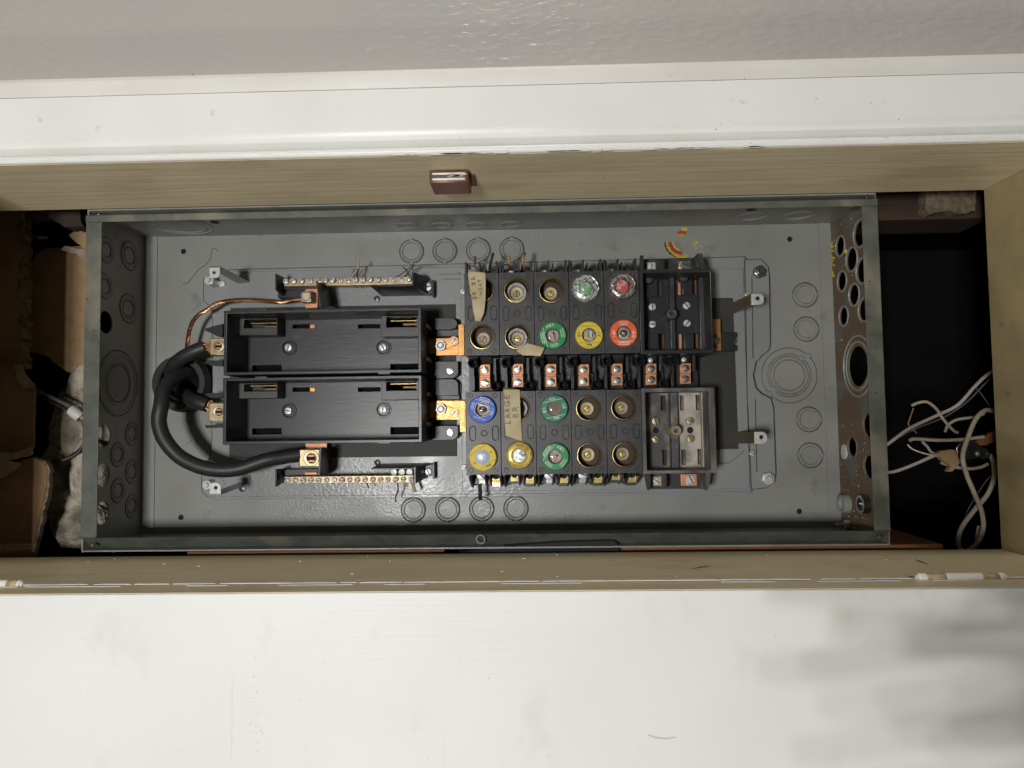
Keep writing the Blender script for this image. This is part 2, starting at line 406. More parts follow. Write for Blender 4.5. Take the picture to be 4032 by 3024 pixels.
# ================================================================== setting: wall, wooden frame, door, cavity
HB = 0.1075                      # depth of the steel box; heights h are metres in front of its back panel
XL, XR, ZTOP, ZBOT = -0.42, 0.42, 0.1828, -0.1828
zs = P(Z1, 2084, 786, 0.113).z   # soffit (underside of the frame head)
zsl = P(Z1, 2084, 2177, 0.113).z # sill top
xj = P(Z1, 3905, 1400, 0.113).x  # right jamb face
xjl = -0.545
zc = P(Z1, 2084, 336, 0.243).z
zw = P(Z1, 2084, 243, 0.25).z
wl_ = MB().box(-1.1, 1.1, -0.222, -0.17, zw - 0.03, zw + 0.5)
tag(part('wall', wl_, 'wall'), kind='structure')
fr_ = thing('cabinet_frame', 'white and cream painted wooden frame around the recessed fuse box opening', 'frame', (0, -0.24, zs))
# head casing profile (y, z), rounded lower edge with a bead
pr = [(-0.175, zs + 0.0065), (-0.238, zs + 0.0065)]
for i in range(9):
    t = PI / 2 * i / 8
    pr.append((-0.226 - 0.017 * math.sin(t), zs + 0.024 - 0.0155 * math.cos(t)))
pr += [(-0.243, zc), (-0.175, zc)]
part('head_casing', MB().prism(pr, -1.1, 1.1, 'X'), 'white', fr_)
pr = [(-0.175, zc + 0.0006), (-0.2428, zc + 0.0006), (-0.2436, zc + 0.0016), (-0.2446, zw - 0.004), (-0.242, zw), (-0.175, zw)]
part('casing_cap', MB().prism(pr, -1.1, 1.1, 'X'), 'cap', fr_)
mb = MB(); bead = []
for i in range(12):
    t = 2 * PI * i / 12; bead.append((-0.2405 + 0.0033 * math.cos(t), zs + 0.0035 + 0.0033 * math.sin(t)))
part('bead', MB().prism(bead, -1.1, 1.1, 'X'), 'white', fr_)
part('soffit_board', MB().box(xjl - 0.02, xj + 0.02, -0.2385, -0.113, zs, zs + 0.006), 'cream', fr_)
part('side_jamb', MB().box(xj, xj + 0.02, -0.2385, -0.1135, zsl + 0.0005, zs - 0.0005), 'jamb', fr_)
part('side_jamb', MB().box(xjl - 0.02, xjl, -0.2385, -0.1135, zsl + 0.0005, zs - 0.0005), 'cream', fr_)
part('side_casing', MB().box(xjl - 0.4, -0.466, -0.258, -0.2405, zsl + 0.002, zs - 0.001), 'white', fr_)  # left casing overhang, out of view, added to shade the left cavity
part('side_casing', MB().box(xj + 0.003, xj + 0.4, -0.243, -0.225, -0.6, zs + 0.006), 'white', fr_)
part('sill_board', MB().box(xjl - 0.02, xj + 0.02, -0.2386, -0.113, zsl - 0.015, zsl), 'cream', fr_, bev=0.0012)
# chips of old white paint along both lips
def chips(name, n, u0, u1, v0, v1, h, seed, zz=None, hgt=0.0012, m='chip'):
    rnd = random.Random(seed); mb = MB()
    for i in range(n):
        t = rnd.random(); u = u0 + (u1 - u0) * t; v = v0 + (v1 - v0) * t
        p = P(Z1, u, v, h); l = rnd.uniform(0.004, 0.03); a = rnd.uniform(0.25, 1) * hgt
        k = 7; top = []; bot = []
        for j in range(k + 1):
            s_ = j / k
            top.append((p.x + l * (s_ - 0.5), (zz if zz is not None else p.z) + a * math.sin(PI * s_) ** 0.5 * rnd.uniform(0.6, 1)))
            bot.append((p.x + l * (s_ - 0.5), (zz if zz is not None else p.z) - a * 0.8 * math.sin(PI * s_) ** 0.5))
        poly = bot + top[::-1][1:-1]
        mb.prism(poly, -h, -h + 0.0016, 'Y')
    o = part(name, mb, m, fr_); o['kind'] = 'stuff'
chips('paint_chips', 26, 1500, 3000, 611, 576, 0.2442, 3, hgt=0.0010)
def lip(name, n, h0, h1, zz, seed, m='chip'):
    rnd = random.Random(seed); mb = MB(); x = xjl
    while x < xj:
        l = rnd.uniform(0.006, 0.05)
        if rnd.random() < 0.97:
            k = 9; A = []; B_ = []
            for j in range(k + 1):
                s_ = j / k; e = math.sin(PI * s_) ** 0.4
                A.append((x + l * s_, -h0 - 0.0002 * e)); B_.append((x + l * s_, -h0 + (h0 - h1) * e * rnd.uniform(0.35, 1)))
            mb.prism(A + B_[::-1][1:-1], zz, zz + 0.0007, 'Z')
        x += l * rnd.uniform(0.8, 1.2)
    o = part(name, mb, m, fr_); o['kind'] = 'stuff'
lip('paint_chips', 30, 0.2384, 0.2335, zsl + 0.0001, 11)
hd = thing('hinged_door', 'white painted wooden door hanging open below the fuse box', 'door', (0, -0.2525, zsl))
part('door_panel', MB().box(-0.9, 0.9, -0.2655, -0.2395, -0.7, zsl - 0.0012), 'door', hd, bev=0.0012)
part('door_edge', MB().box(-0.9, 0.9, -0.2650, -0.2390, zsl - 0.0011, zsl - 0.0003), 'cream', hd)
mb = MB(); rnd = random.Random(5); x = -0.62
while x < 0.62:
    l = rnd.uniform(0.02, 0.09)
    if rnd.random() < 0.55: mb.box(x, x + l, -0.2435, -0.2435 + rnd.uniform(0.0008, 0.002), zsl - 0.0002, zsl + 0.0003)
    x += l * rnd.uniform(0.9, 1.5)
o = part('paint_chips', mb, 'chip', hd); o['kind'] = 'stuff'
for (x0, x1, vv, lab) in ((3615, 3955, 2287, 'painted butt hinge with worn brass knuckles on the sill right of the box'), (-120, 85, 2297, 'white painted hinge end at the far left of the sill')):
    a = P(Z1, x0, vv, 0.238); b = P(Z1, x1, vv, 0.238)
    t = thing('door_hinge', lab, 'hinge', ((a.x + b.x) / 2, -0.238, zsl + 0.001), 'hinges of the fold-down door')
    fr5 = (0, .10, .32, .74, .93, 1)
    for i in range(5):
        xa = a.x + (b.x - a.x) * fr5[i] + 0.0001; xb = a.x + (b.x - a.x) * fr5[i + 1] - 0.0001
        r = 0.0037 if i % 2 == 0 else 0.0035
        m = MB().lathe([(0.0001, xa), (r * 0.8, xa), (r, xa + 0.001), (r, xb - 0.001), (r * 0.8, xb), (0.0001, xb)], -0.238, zsl + 0.0012, 18, 'X')
        part('knuckle', m, 'hinge' if i in (0, 2, 4) else 'hbrass', t)
    part('pin', MB().lathe([(0.0001, a.x - 0.002), (0.0022, a.x - 0.0015), (0.0022, b.x + 0.0015), (0.0001, b.x + 0.002)], -0.238, zsl + 0.0012, 12, 'X'), 'hinge', t)

for x0, y0, x1, y1 in ((40, 1310, 165, 1292), (1495, 1250, 1582, 1280), (1447, 1357, 1510, 1370)):
    a = PZ(ZC, x0, y0, zsl + .0006); b = PZ(ZC, x1, y1, zsl + .0006)
    part('splinter', MB().sweep([a, (a + b) / 2 + Vector((0, .0004, .0003)), b], [.0002, .0005, .0002], 6), 'slotdark', fr_)
mb = MB(); rnd = random.Random(17)
for i in range(22):
    x = rnd.uniform(-.45, .5); y = rnd.uniform(-.235, -.12); s_ = rnd.uniform(.0003, .0010)
    mb.prism([(x - s_ * 1.6, y), (x, y - s_ * .7), (x + s_ * 1.8, y + s_ * .2), (x + s_ * .2, y + s_ * .9)], zsl, zsl + .0006, 'Z')
part('paint_flecks', mb, 'chip', fr_)['kind'] = 'stuff'
mb = MB()
for u, v, sz in ((760, 293, 3.2), (2820, 508, 3), (2838, 490, 2), (2868, 475, 2), (3430, 405, 3), (3480, 400, 2), (3540, 470, 3), (2640, 300, 2), (2700, 305, 2), (2930, 310, 2), (920, 655, 3), (2376, 700, 3)):
    p = P(Z1, u, v, .2433); r = sz * .00013
    mb.prism([(p.x - r, p.z), (p.x, p.z - r * .7), (p.x + r * 1.1, p.z), (p.x, p.z + r)], -.2446 if v < 335 else -.2434, -.2425)
part('dirt_specks', mb, 'slotdark', fr_)['kind'] = 'stuff'
for Z_, p0, p1 in ((Z1, (914, 2650), (909, 3060)), (Z1, (1748, 2830), (1744, 3060)), (Z1, (1810, 2540), (1800, 2700))):
    a = P(Z_, *p0, .2656); b = P(Z_, *p1, .2656)
    part('crease', MB().sweep([a, a.lerp(b, .5) + Vector((.0004, 0, 0)), b], [.0001, .00018, .0001], 6), 'cap', hd)
mb = MB(); rnd = random.Random(31)
for i in range(40):
    u, v = rnd.uniform(100, 3900), rnd.uniform(2350, 3020)
    if i < 26: u, v = rnd.gauss(1010, 55), rnd.gauss(2800, 90)
    p = P(Z1, u, v, .2656); r = rnd.uniform(.0003, .0009)
    mb.prism([(p.x - r, p.z), (p.x - r * .2, p.z - r * rnd.uniform(.4, 1.5)), (p.x + r, p.z), (p.x, p.z + r * rnd.uniform(.3, 1.2))], -.2657, -.2650)
part('scuffs', mb, 'scuff', hd)['kind'] = 'stuff'
part('stuck_hair', MB().tube([P(Z1, 2016 + x / 1.097, 2100 + y / 1.097, .2658) for x, y in ((590, 872), (630, 884), (670, 886), (706, 880))], .00013, 6, 5), 'slotdark', hd)

# dark wall cavity behind the frame
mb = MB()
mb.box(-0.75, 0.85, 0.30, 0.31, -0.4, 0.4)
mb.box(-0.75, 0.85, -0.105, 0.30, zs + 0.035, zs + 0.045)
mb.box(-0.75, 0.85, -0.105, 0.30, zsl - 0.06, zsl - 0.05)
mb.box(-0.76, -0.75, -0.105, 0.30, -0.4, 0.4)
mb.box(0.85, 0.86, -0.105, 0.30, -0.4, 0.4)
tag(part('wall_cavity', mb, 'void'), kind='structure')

# magnetic catch on the soffit
c0 = P(ZM, 655, 330, 0.206)
a = S(345 / 2.458, 0.206) / 2
mc = thing('magnetic_catch', 'brown plastic magnetic door catch screwed under the frame head', 'catch', (c0.x, -0.17, zs))
zb_ = P(ZM, 655, 403, 0.206).z
part('catch_body', MB().box(c0.x - a - 0.002, c0.x + a + 0.002, -0.2048, -0.171, zb_ - 0.0008, zs - 0.0005), 'catch', mc, bev=0.0012)
part('mount_bracket', MB().box(c0.x - a - 0.004, c0.x + a + 0.007, -0.192, -0.163, zs - 0.0018, zs - 0.0001), 'catch', mc, bev=0.0006)
hz = zs - 0.0035 - zb_
z1_, z2_, z3_ = zb_ + 0.0012, zb_ + 0.0012 + hz * 0.25, zb_ + 0.0012 + hz * 0.68
part('strike_plate', MB().box(c0.x - a + 0.001, c0.x + a - 0.001, -0.2065, -0.200, z1_, z2_), 'strike', mc, bev=0.0003)
part('strike_plate', MB().box(c0.x - a + 0.001, c0.x + a - 0.001, -0.2065, -0.200, z3_, z3_ + hz * 0.2), 'strike', mc, bev=0.0003)
part('magnet', MB().box(c0.x - a + 0.0012, c0.x + a - 0.0012, -0.2058, -0.200, z2_ + 0.0002, z3_ - 0.0002), 'mag', mc)
mb = MB(); rnd = random.Random(8)
for i in range(9):
    xx = c0.x + a * rnd.uniform(0.25, 0.9); l = rnd.uniform(0.003, 0.008); zz = rnd.uniform(z2_, z3_)
    mb.prism([(xx - l, zz), (xx + l * 0.4, zz + 0.0005), (xx + l * 0.6, zz + 0.0016), (xx - l * 0.2, zz + 0.0012)], -0.2067, -0.2057)
o = part('paint_smear', mb, 'whitepl', mc)

# ================================================================== steel enclosure
fb = thing('fuse_box', 'grey enamelled steel fuse box with knockouts, recessed in the wall', 'fuse box', (0, 0, ZBOT))
holes = [(Z1, 723, 990), (Z1, 713, 2037), (Z8, 680, 400), (ZC, 743, 935)]
hp = []
for h_ in holes:
    p = P(*h_, 0); hp.append(circ(p.x, p.z, S(11, 0), 16))
part('back_panel', MB().prism([(XL, ZBOT), (XR, ZBOT), (XR, ZTOP), (XL, ZTOP)], 0, 0.002, 'Y', hp), 'grey', fb)
for h_ in holes:
    p = P(*h_, 0); part('hole_backing', MB().cyl(p.x, p.z, S(14, 0), 0.004, 0.006, 16), 'hole', fb)
xsl = P(Z1, 615, 1500, 0).x; xsr = P(Z1, 3243, 1500, 0).x
TH = 0.0015
def ring_ridge(mb, cx, cz, r, wd, ax, base, sgn, hgt=0.0009, n=40):
    pr = [(r - wd, base), (r - wd * 0.55, base + sgn * hgt), (r + wd * 0.55, base + sgn * hgt), (r + wd, base)]
    mb.lathe(pr, cx, cz, n, ax)
# left wall
opens = [(ZA, 912, 1480), (ZB, 895, 480), (ZB, 885, 820), (ZB, 880, 1150)]
hl = []
for h_ in opens:
    p = PX(*h_, XL); hl.append(circ(p.y, p.z, 0.0128, 28))
yz = [(-HB, ZBOT), (-0.0005, ZBOT), (-0.0005, ZTOP), (-HB, ZTOP)]
part('left_wall', MB().prism(yz, XL, XL + TH, 'X', hl), 'dark_wall', fb)
kn = [(ZA, 925, 850, .0128), (ZA, 1128, 900, .0155), (ZA, 915, 1165, .0128), (ZA, 1118, 1360, .0155), (ZB, 1028, 640, .0125), (ZB, 1028, 955, .0125),
      (ZB, 1150, 460, .0125), (ZB, 1150, 790, .0125), (ZB, 1150, 1090, .0125), (ZB, 1030, 20, .034)]
for Z_, x, y, r in kn:
    p = PX(Z_, x, y, XL + TH); mb = MB()
    ring_ridge(mb, p.y, p.z, r, 0.0014, 'X', XL + TH, 1)
    ring_ridge(mb, p.y, p.z, r * 0.74, 0.0011, 'X', XL + TH, 1)
    part('knockout', mb, 'dark_wall', fb)
    mb = MB(); ring_ridge(mb, p.y, p.z, r * 1.11, 0.0006, 'X', XL + TH, 1, .0004); part('groove', mb, 'sheet', fb)
    mb = MB(); ring_ridge(mb, p.y, p.z, r * 0.63, 0.0006, 'X', XL + TH, 1, .0004); part('groove', mb, 'sheet', fb)
# right wall
op = [(ZW, 240, 485, .0105), (ZW, 340, 600, .0122), (ZW, 255, 790, .0105), (ZW, 360, 908, .0112), (ZW, 270, 1095, .0102), (ZW, 412, 375, .0135), (ZW, 432, 700, .0125),
      (ZW, 447, 1040, .0115), (ZW, 392, 1530, .0225), (ZV, 380, 635, .0105), (ZV, 540, 425, .0125), (ZV, 548, 825, .0125)]
hr = []; oc = []
for Z_, x, y, r in op:
    p = PX(Z_, x, y, XR - TH); oc.append((p.y, p.z, r))
    hr.append(circ(min(-r - 0.003, max(p.y, -HB + r + 0.001)), p.z, r, 28))
part('right_wall', MB().prism(yz, XR - TH, XR, 'X', hr), 'rust', fb)
for i, (y_, z_, r) in enumerate(oc):
    y_ = min(-r - 0.003, max(y_, -HB + r + 0.001))
    mb = MB(); ring_ridge(mb, y_, z_, r * (1.12 if i != 8 else 1.5), 0.0012, 'X', XR - TH, -1)
    if i == 8: ring_ridge(mb, y_, z_, r * 1.2, 0.0012, 'X', XR - TH, -1)
    part('knockout', mb, 'rust' if i > 8 else 'grey', fb)
for Z_, x, y, r, m in ((ZV, 335, 1180, .0105, 'grey'), (ZV, 525, 1185, .0098, 'dsteel')):
    p = PX(Z_, x, y, XR - TH); mb = MB()
    mb.lathe([(r * 0.72, XR - TH - .001), (r * 0.75, XR - TH - .008), (r, XR - TH - .008), (r * 1.05, XR - TH)], p.y, p.z, 28, 'X')
    mb.lathe([(0.0001, XR - TH - .003), (r * 0.73, XR - TH - .003)], p.y, p.z, 28, 'X')
    part('conduit_plug', mb, m, fb)
p = PX(ZV, 345, 1375, XR - TH)
part('corner_screw', MB().lathe([(0.0001, XR - 0.016), (0.002, XR - 0.016), (0.002, XR - 0.006), (0.005, XR - 0.006), (0.005, XR - TH)], p.y, p.z, 12, 'X'), 'steel', fb)
p = PX(ZV, 315, 680, XR - TH)
mb = MB().prism(circ(p.y, p.z, 0.006, 12, ry=0.0085), XR - 0.004, XR - TH - 0.0002, 'X'); part('putty_lump', mb, 'whitepl', fb)
p = PX(ZW, 290, 530, XR - TH)
part('paint_blob', MB().lathe([(0.0001, XR - .004), (.0022, XR - .0035), (.003, XR - TH)], p.y, p.z, 12, 'X'), 'syel', fb)
# crumbs of dust and dried paint on the right wall
rnd = random.Random(21); mb = MB()
for i in range(380):
    zz = rnd.uniform(ZBOT + .005, ZTOP - .01); yy = rnd.uniform(-HB + .004, -.002)
    if -0.06 < zz < 0.11 and rnd.random() < 0.85: continue
    s_ = rnd.uniform(.0002, .0007)
    if any((yy - a_) ** 2 + (zz - b_) ** 2 < (r_ * 1.1) ** 2 for a_, b_, r_ in oc): continue
    mb.box(XR - TH - s_ * 1.2, XR - TH + .0002, yy - s_, yy + s_, zz - s_, zz + s_ * 1.3)
o = part('dust_crumbs', mb, 'wool', fb); o['kind'] = 'stuff'
mb = MB()
for i in range(24):
    zz = rnd.uniform(0.112, 0.158); yy = -abs(rnd.gauss(0, .006)) - .0005; s_ = rnd.uniform(.0003, .0008)
    mb.box(XR - TH - s_ * 1.5, XR - TH + .0002, yy - s_, yy + s_, zz - s_ * 1.8, zz + s_ * 1.8)
o = part('paint_flakes', mb, 'syel', fb); o['kind'] = 'stuff'
# top wall
part('top_wall', MB().box(XL + TH, XR - TH, -HB, -0.0005, ZTOP - TH, ZTOP), 'dark_wall', fb)
kt = [(ZA, 1575, 640, .034)] + [(ZM, x, y, .0125) for x, y in ((258, 830), (592, 828), (925, 825), (1262, 818))] + [(Z8, 435, 250, .0165), (Z8, 740, 245, .0165)]
for Z_, x, y, r in kt:
    p = PZ(Z_, x, y, ZTOP - TH); mb = MB()
    ring_ridge(mb, p.x, p.y, r, 0.0014, 'Z', ZTOP - TH, -1)
    ring_ridge(mb, p.x, p.y, r * 0.78, 0.0011, 'Z', ZTOP - TH, -1)
    part('knockout', mb, 'dark_wall', fb)
for Z_, x, y in ((ZA, 1870, 608), (Z8, 428, 207)):
    p = PZ(Z_, x, y, ZTOP - TH)
    part('rusty_plug', MB().lathe([(.0001, -.0006), (.0048, -.0006), (.0052, 0)], p.x, p.y, 16, 'Z', ZTOP - TH), MT['wood'], fb)
part('bottom_wall', MB().box(XL + TH, XR - TH, -HB, -0.0005, ZBOT, ZBOT + TH), 'dark_wall', fb)
# inner seam strips of the side walls on the back panel
part('seam_strip', MB().box(XL + TH, xsl, -0.0016, -0.0001, ZBOT + TH, ZTOP - TH), 'grey', fb)
part('seam_strip', MB().box(xsr, XR - TH, -0.0016, -0.0001, ZBOT + TH, ZTOP - TH), 'grey', fb)
# front flanges
fl, frr = 0.0167, 0.0162
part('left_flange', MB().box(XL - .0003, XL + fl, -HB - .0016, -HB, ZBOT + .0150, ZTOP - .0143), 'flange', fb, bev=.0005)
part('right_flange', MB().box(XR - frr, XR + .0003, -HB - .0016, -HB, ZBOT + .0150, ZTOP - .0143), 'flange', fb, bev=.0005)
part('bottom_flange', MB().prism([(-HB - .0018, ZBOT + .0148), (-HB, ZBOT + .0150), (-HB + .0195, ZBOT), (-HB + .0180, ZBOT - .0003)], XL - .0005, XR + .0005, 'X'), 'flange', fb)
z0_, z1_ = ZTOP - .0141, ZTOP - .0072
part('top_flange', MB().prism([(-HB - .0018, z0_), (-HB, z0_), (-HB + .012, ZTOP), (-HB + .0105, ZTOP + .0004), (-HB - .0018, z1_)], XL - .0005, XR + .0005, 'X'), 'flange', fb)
for Z_, x, y in ((ZC, 1265, 1107), (ZB, 805, 1430)):
    p = P(Z_, x, y, HB + .002); part('flange_screw', MB().cyl(p.x, p.z, .0024, -HB - .0030, -HB - .0016, 12, .0005), 'dsteel', fb)
for Z_, x, y in ((ZM, 922, 665), (Z8, 1175, 127), (ZA, 865, 548)):
    p = P(Z_, x, y, HB - .004); part('flange_screw', MB().lathe([(.0001, -.0035), (.002, -.003), (.0026, 0.002)], p.x, p.z, 12, 'Y', -HB + .004), 'dsteel', fb)
p = P(ZN, 1975, 935, HB)
mb = MB().lathe([(.0036, -HB - .0018), (.0043, -HB - .0024), (.0050, -HB - .0018)], p.x, p.z, 20); part('stamped_ring', mb, 'grey', fb)
# knockouts of the back panel
kb = [(Z1, 1621, 990, 'v'), (Z1, 1752, 987, 'v'), (Z1, 1884, 985, 'v'), (Z1, 2016, 982, 'v'), (Z1, 1628, 2007, 'v'), (Z1, 1763, 2005, 'v'), (Z1, 1897, 2003, 'v'), (Z1, 2032, 2001, 'v'),
      (Z8, 780, 765, 'h'), (Z8, 788, 988, 'h'), (Z8, 805, 1578, 'h'), (ZC, 815, 568, 'h')]
for Z_, x, y, d in kb:
    p = P(Z_, x, y, 0); mb = MB()
    pr = [(.0103, 0), (.0108, -.0012), (.0116, -.0021), (.0131, -.0021), (.0140, -.0012), (.0146, 0)]
    mb.lathe(pr, p.x, p.z, 44)
    mb.lathe([(.0001, -.0008), (.0102, -.0008), (.0104, 0)], p.x, p.z, 40)
    part('knockout', mb, 'grey', fb)
    for r_ in (.0100, .0149):
        part('groove', MB().lathe([(r_ - .0004, 0), (r_, -.0004), (r_ + .0004, 0)], p.x, p.z, 44), 'sheet', fb)
    for s_ in (-1, 1):
        tx, tz = (p.x, p.z + s_ * .0136) if d == 'v' else (p.x + s_ * .0136, p.z)
        part('knockout_tab', MB().lathe([(.0001, -.0028), (.0016, -.0025), (.0026, -.001), (.0030, 0)], tx, tz, 14), 'plate', fb)
p = P(Z8, 677, 1290, 0); mb = MB()
for r in (.0335, .0262, .0232, .0190):
    ring_ridge(mb, p.x, p.z, r, .0007, 'Y', 0, -1, .0008, 56)
part('large_knockout', mb, 'grey', fb)
for r in (.0326, .0254, .0224, .0182):
    part('groove', MB().lathe([(r - .0003, 0), (r, -.0004), (r + .0003, 0)], p.x, p.z, 56), 'sheet', fb)
for x, y in ((805, 1160), (550, 1410), (762, 1180), (582, 1378)):
    e = P(Z8, x, y, 0); part('knockout_tab', MB().lathe([(.0001, -.002), (.0022, -.0017), (.0034, 0)], e.x, e.z, 14), 'plate', fb)
# stuck remnants of a round printed decal on the back panel
st = thing('torn_decal', 'torn remains of a round yellow and red printed decal on the back panel', 'decal', tuple(P(ZS, 1020, 720, 0)))
cD = P(ZS, 1160, 740, 0); kS = S(1, 0) / 9.217
def arc_band(mb, r0, r1, a0, a1, y, n=18, jag=0.0, seed=1):
    rnd = random.Random(seed); A = []; B_ = []
    for i in range(n + 1):
        t = math.radians(a0 + (a1 - a0) * i / n)
        j0 = 1 + rnd.uniform(-jag, jag)
        A.append((cD.x + kS * r0 * math.cos(t), cD.z + kS * r0 * math.sin(t)))
        B_.append((cD.x + kS * r1 * j0 * math.cos(t), cD.z + kS * r1 * j0 * math.sin(t)))
    mb.prism(A + B_[::-1], y, y + .0004)
for nm, r0, r1, a0, a1, m in (('paper_ring', 600, 650, 182, 246, 'kprint'), ('paper_ring', 505, 600, 182, 292, 'syel'), ('red_ring', 380, 500, 182, 268, 'sred2'), ('paper_ring', 320, 375, 186, 252, 'syel'),
                              ('paper_ring', 395, 500, 66, 92, 'syel'), ('red_ring', 280, 390, 64, 116, 'sred2'), ('paper_ring', 200, 275, 70, 140, 'syel')):
    mb = MB(); arc_band(mb, r0, r1, a0, a1, -.0005, jag=.03, seed=int(r0)); part(nm, mb, m, st)
for s_, r, a0, da, sz in (('WRITERS', 552, 190, 8.5, 105), ('LISTED', 440, 196, 10, 95), ('ELECTRIC', 552, 252, 5, 75), ('SERVICE', 238, 138, -10, 75)):
    for i, ch in enumerate(s_):
        t = math.radians(a0 + da * i)
        o = put('lettering', text_mesh(ch, sz * kS, 'kprint'), st, (cD.x + kS * r * math.cos(t), -.0007, cD.z + kS * r * math.sin(t)), (PI / 2, 0, 0))
        o.rotation_euler = (PI / 2, -(t + PI / 2 if da > 0 else t - PI / 2), 0)
mb = MB(); rnd = random.Random(4)
for i in range(14):
    x, y = rnd.gauss(1630, 55), rnd.gauss(850, 60); p = P(ZS, x, y, 0); a = rnd.uniform(20, 55) * kS; t = rnd.uniform(0, 3)
    mb.prism([(p.x + a * math.cos(t + k) * rnd.uniform(.5, 1), p.z + a * math.sin(t + k) * rnd.uniform(.5, 1)) for k in (0, 1.2, 2.6, 4, 5.2)], -.0006 - i * .00003, 0)
part('paper_scrap', mb, 'syel', st)
p = P(ZS, 1830, 920, 0); part('red_scrap', MB().prism([(p.x - 90 * kS, p.z + 5 * kS), (p.x + 80 * kS, p.z + 22 * kS), (p.x + 85 * kS, p.z - 20 * kS), (p.x - 80 * kS, p.z - 12 * kS)], -.0004, 0), 'wirep', st)

# ================================================================== mounting plate
mp = thing('mounting_plate', 'grey steel mounting plate bolted to the back of the fuse box', 'plate', tuple(P(Z1, 1900, 1500, 0)))
poly = [(Z3, 187, 430), (Z3, 187, 275), (Z3, 240, 240), (Z3, 365, 222), (Z3, 368, 206), (Z8, 388, 516), (Z8, 390, 535), (Z8, 490, 532), (Z8, 538, 580), (Z8, 545, 640), (Z8, 552, 1090), (Z8, 540, 1130), (Z8, 500, 1160),
        (Z8, 458, 1205), (Z8, 440, 1290), (Z8, 458, 1375), (Z8, 500, 1415), (Z8, 555, 1440), (Z8, 572, 1500), (ZC, 588, 690), (ZC, 580, 745), (ZC, 530, 780), (ZC, 432, 792), (ZC, 430, 804),
        (ZB, 1815, 1015), (ZB, 1757, 960), (ZB, 1757, 840), (ZB, 1790, 735), (ZB, 1835, 640), (ZB, 1845, 540), (ZB, 1845, 330), (Z3, 252, 1000), (Z3, 252, 570), (Z3, 243, 485)]
HP = 0.012
pts = [P(*a_, HP) for a_ in poly]
part('plate_sheet', MB().prism([(p.x, p.z) for p in pts], -HP, -HP + .0016), 'plate', mp, bev=.0004)
mb = MB(); mb.zbox(Z3, 368, 190, 2090, 206, HP + .0012, 0.0005); part('edge_lip', mb, 'plate', mp, bev=.0005)
e0 = P(ZB, 1815, 1015, HP); e1 = P(ZC, 430, 800, HP)
part('edge_lip', MB().box(e0.x, e1.x, -HP - .0012, -.0005, (e0.z + e1.z) / 2 - .0032, (e0.z + e1.z) / 2 + .0003), 'plate', mp, bev=.0005)
HN = 0.017
a_ = P(Z3, 2050, 236, HN); b_ = P(ZC, 425, 785, HN)
part('pan', MB().box(a_.x, b_.x - .001, -HN, -HP - .0001, b_.z, a_.z), 'plate', mp, bev=.0006)
mb = MB(); mb.zbox(Z3, 1730, 226, 2046, 240, .0152, HP); mb.zbox(Z3, 1730, 268, 2046, 280, .0148, HP); part('pressed_rib', mb, 'plate', mp, bev=.0004)
def hexa(mb, a4, b4):
    return mb.add(list(a4) + list(b4), [(0, 1, 2, 3), (7, 6, 5, 4), (0, 4, 5, 1), (1, 5, 6, 2), (2, 6, 7, 3), (3, 7, 4, 0)])
def strip(pa, pb, pc, pd, off):
    off = Vector(off); mb = MB(); return hexa(mb, (pa, pb, pc, pd), (pa + off, pb + off, pc + off, pd + off))
# four cover brackets
def bracket(Z_, tab, quad, off, hole, cor):
    x0, x1, z0, z1 = rect(Z_, *tab, .088)
    h_ = P(Z_, *hole, .088)
    m = MB().prism(rrect(x0, x1, z0, z1, min(x1 - x0, z1 - z0) * .42, 5, cor), -.0885, -.0868, 'Y', [circ(h_.x, h_.z, S(hole_r / Z_[2], .088), 14)])
    br = part('cover_bracket', m, 'steel', mp, bev=.0003)
    part('bracket_hole_backing', MB().cyl(h_.x, h_.z, S(hole_r / Z_[2], .088) * 1.1, -.0855, -.085, 14), 'hole', mp)
    part('bracket_arm', strip(P(Z_, *quad[0], .0872), P(Z_, *quad[1], .0872), P(Z_, *quad[2], .013), P(Z_, *quad[3], .013), off), 'dsteel' if off[2] else 'tan_metal', mp)
hole_r = 32
bracket(ZU, (108, 148, 298, 332), ((110, 150), (298, 150), (795, 408), (600, 425)), (0, 0, .0014), (190, 238), (0, 0, 1, 1))
hole_r = 17
bracket(ZB, (1827, 884, 1925, 982), ((1835, 980), (1925, 980), (2170, 888), (2080, 884)), (0, 0, -.0014), (1880, 930), (1, 1, 0, 0))
hole_r = 14
bracket(Z8, (432, 757, 510, 830), ((434, 758), (434, 829), (308, 892), (308, 818)), (-.0014, 0, 0), (470, 788), (1, 0, 0, 1))
bracket(ZC, (453, 415, 530, 492), ((456, 416), (456, 491), (343, 492), (343, 416)), (-.0014, 0, 0), (493, 450), (1, 0, 0, 1))
def nut(parent, Z_, x, y, r, h1, h0, m='steel', stud=True, name='nut'):
    p = P(Z_, x, y, h1); r = S(r / Z_[2], h1)
    o = part(name, MB().prism(circ(p.x, p.z, r, 6, .3), -h1, -h0), m, parent, bev=r * .12)
    if stud: part('stud', MB().cyl(p.x, p.z, r * .5, -h1 - r * .45, -h1 + .0005, 16, r * .12), m, o)
    return o
nut(mp, ZU, 95, 370, 92, .030, .012); nut(mp, ZB, 1800, 907, 46, .024, .012)
nut(mp, Z8, 490, 610, 44, .020, .012, 'dsteel'); nut(mp, ZC, 542, 722, 44, .020, .012)
p = P(ZU, 305, 425, .016)
part('rivet', MB().lathe([(.0001, -.0022), (.0035, -.002), (.0047, -.001), (.005, 0)], p.x, p.z, 20, 'Y', -HP), 'steel', mp)
p = P(ZB, 1905, 895, .0135); part('rivet', MB().lathe([(.0001, -.0012), (.006, -.001), (.0065, 0)], p.x, p.z, 20, 'Y', -HP), 'plate', mp)
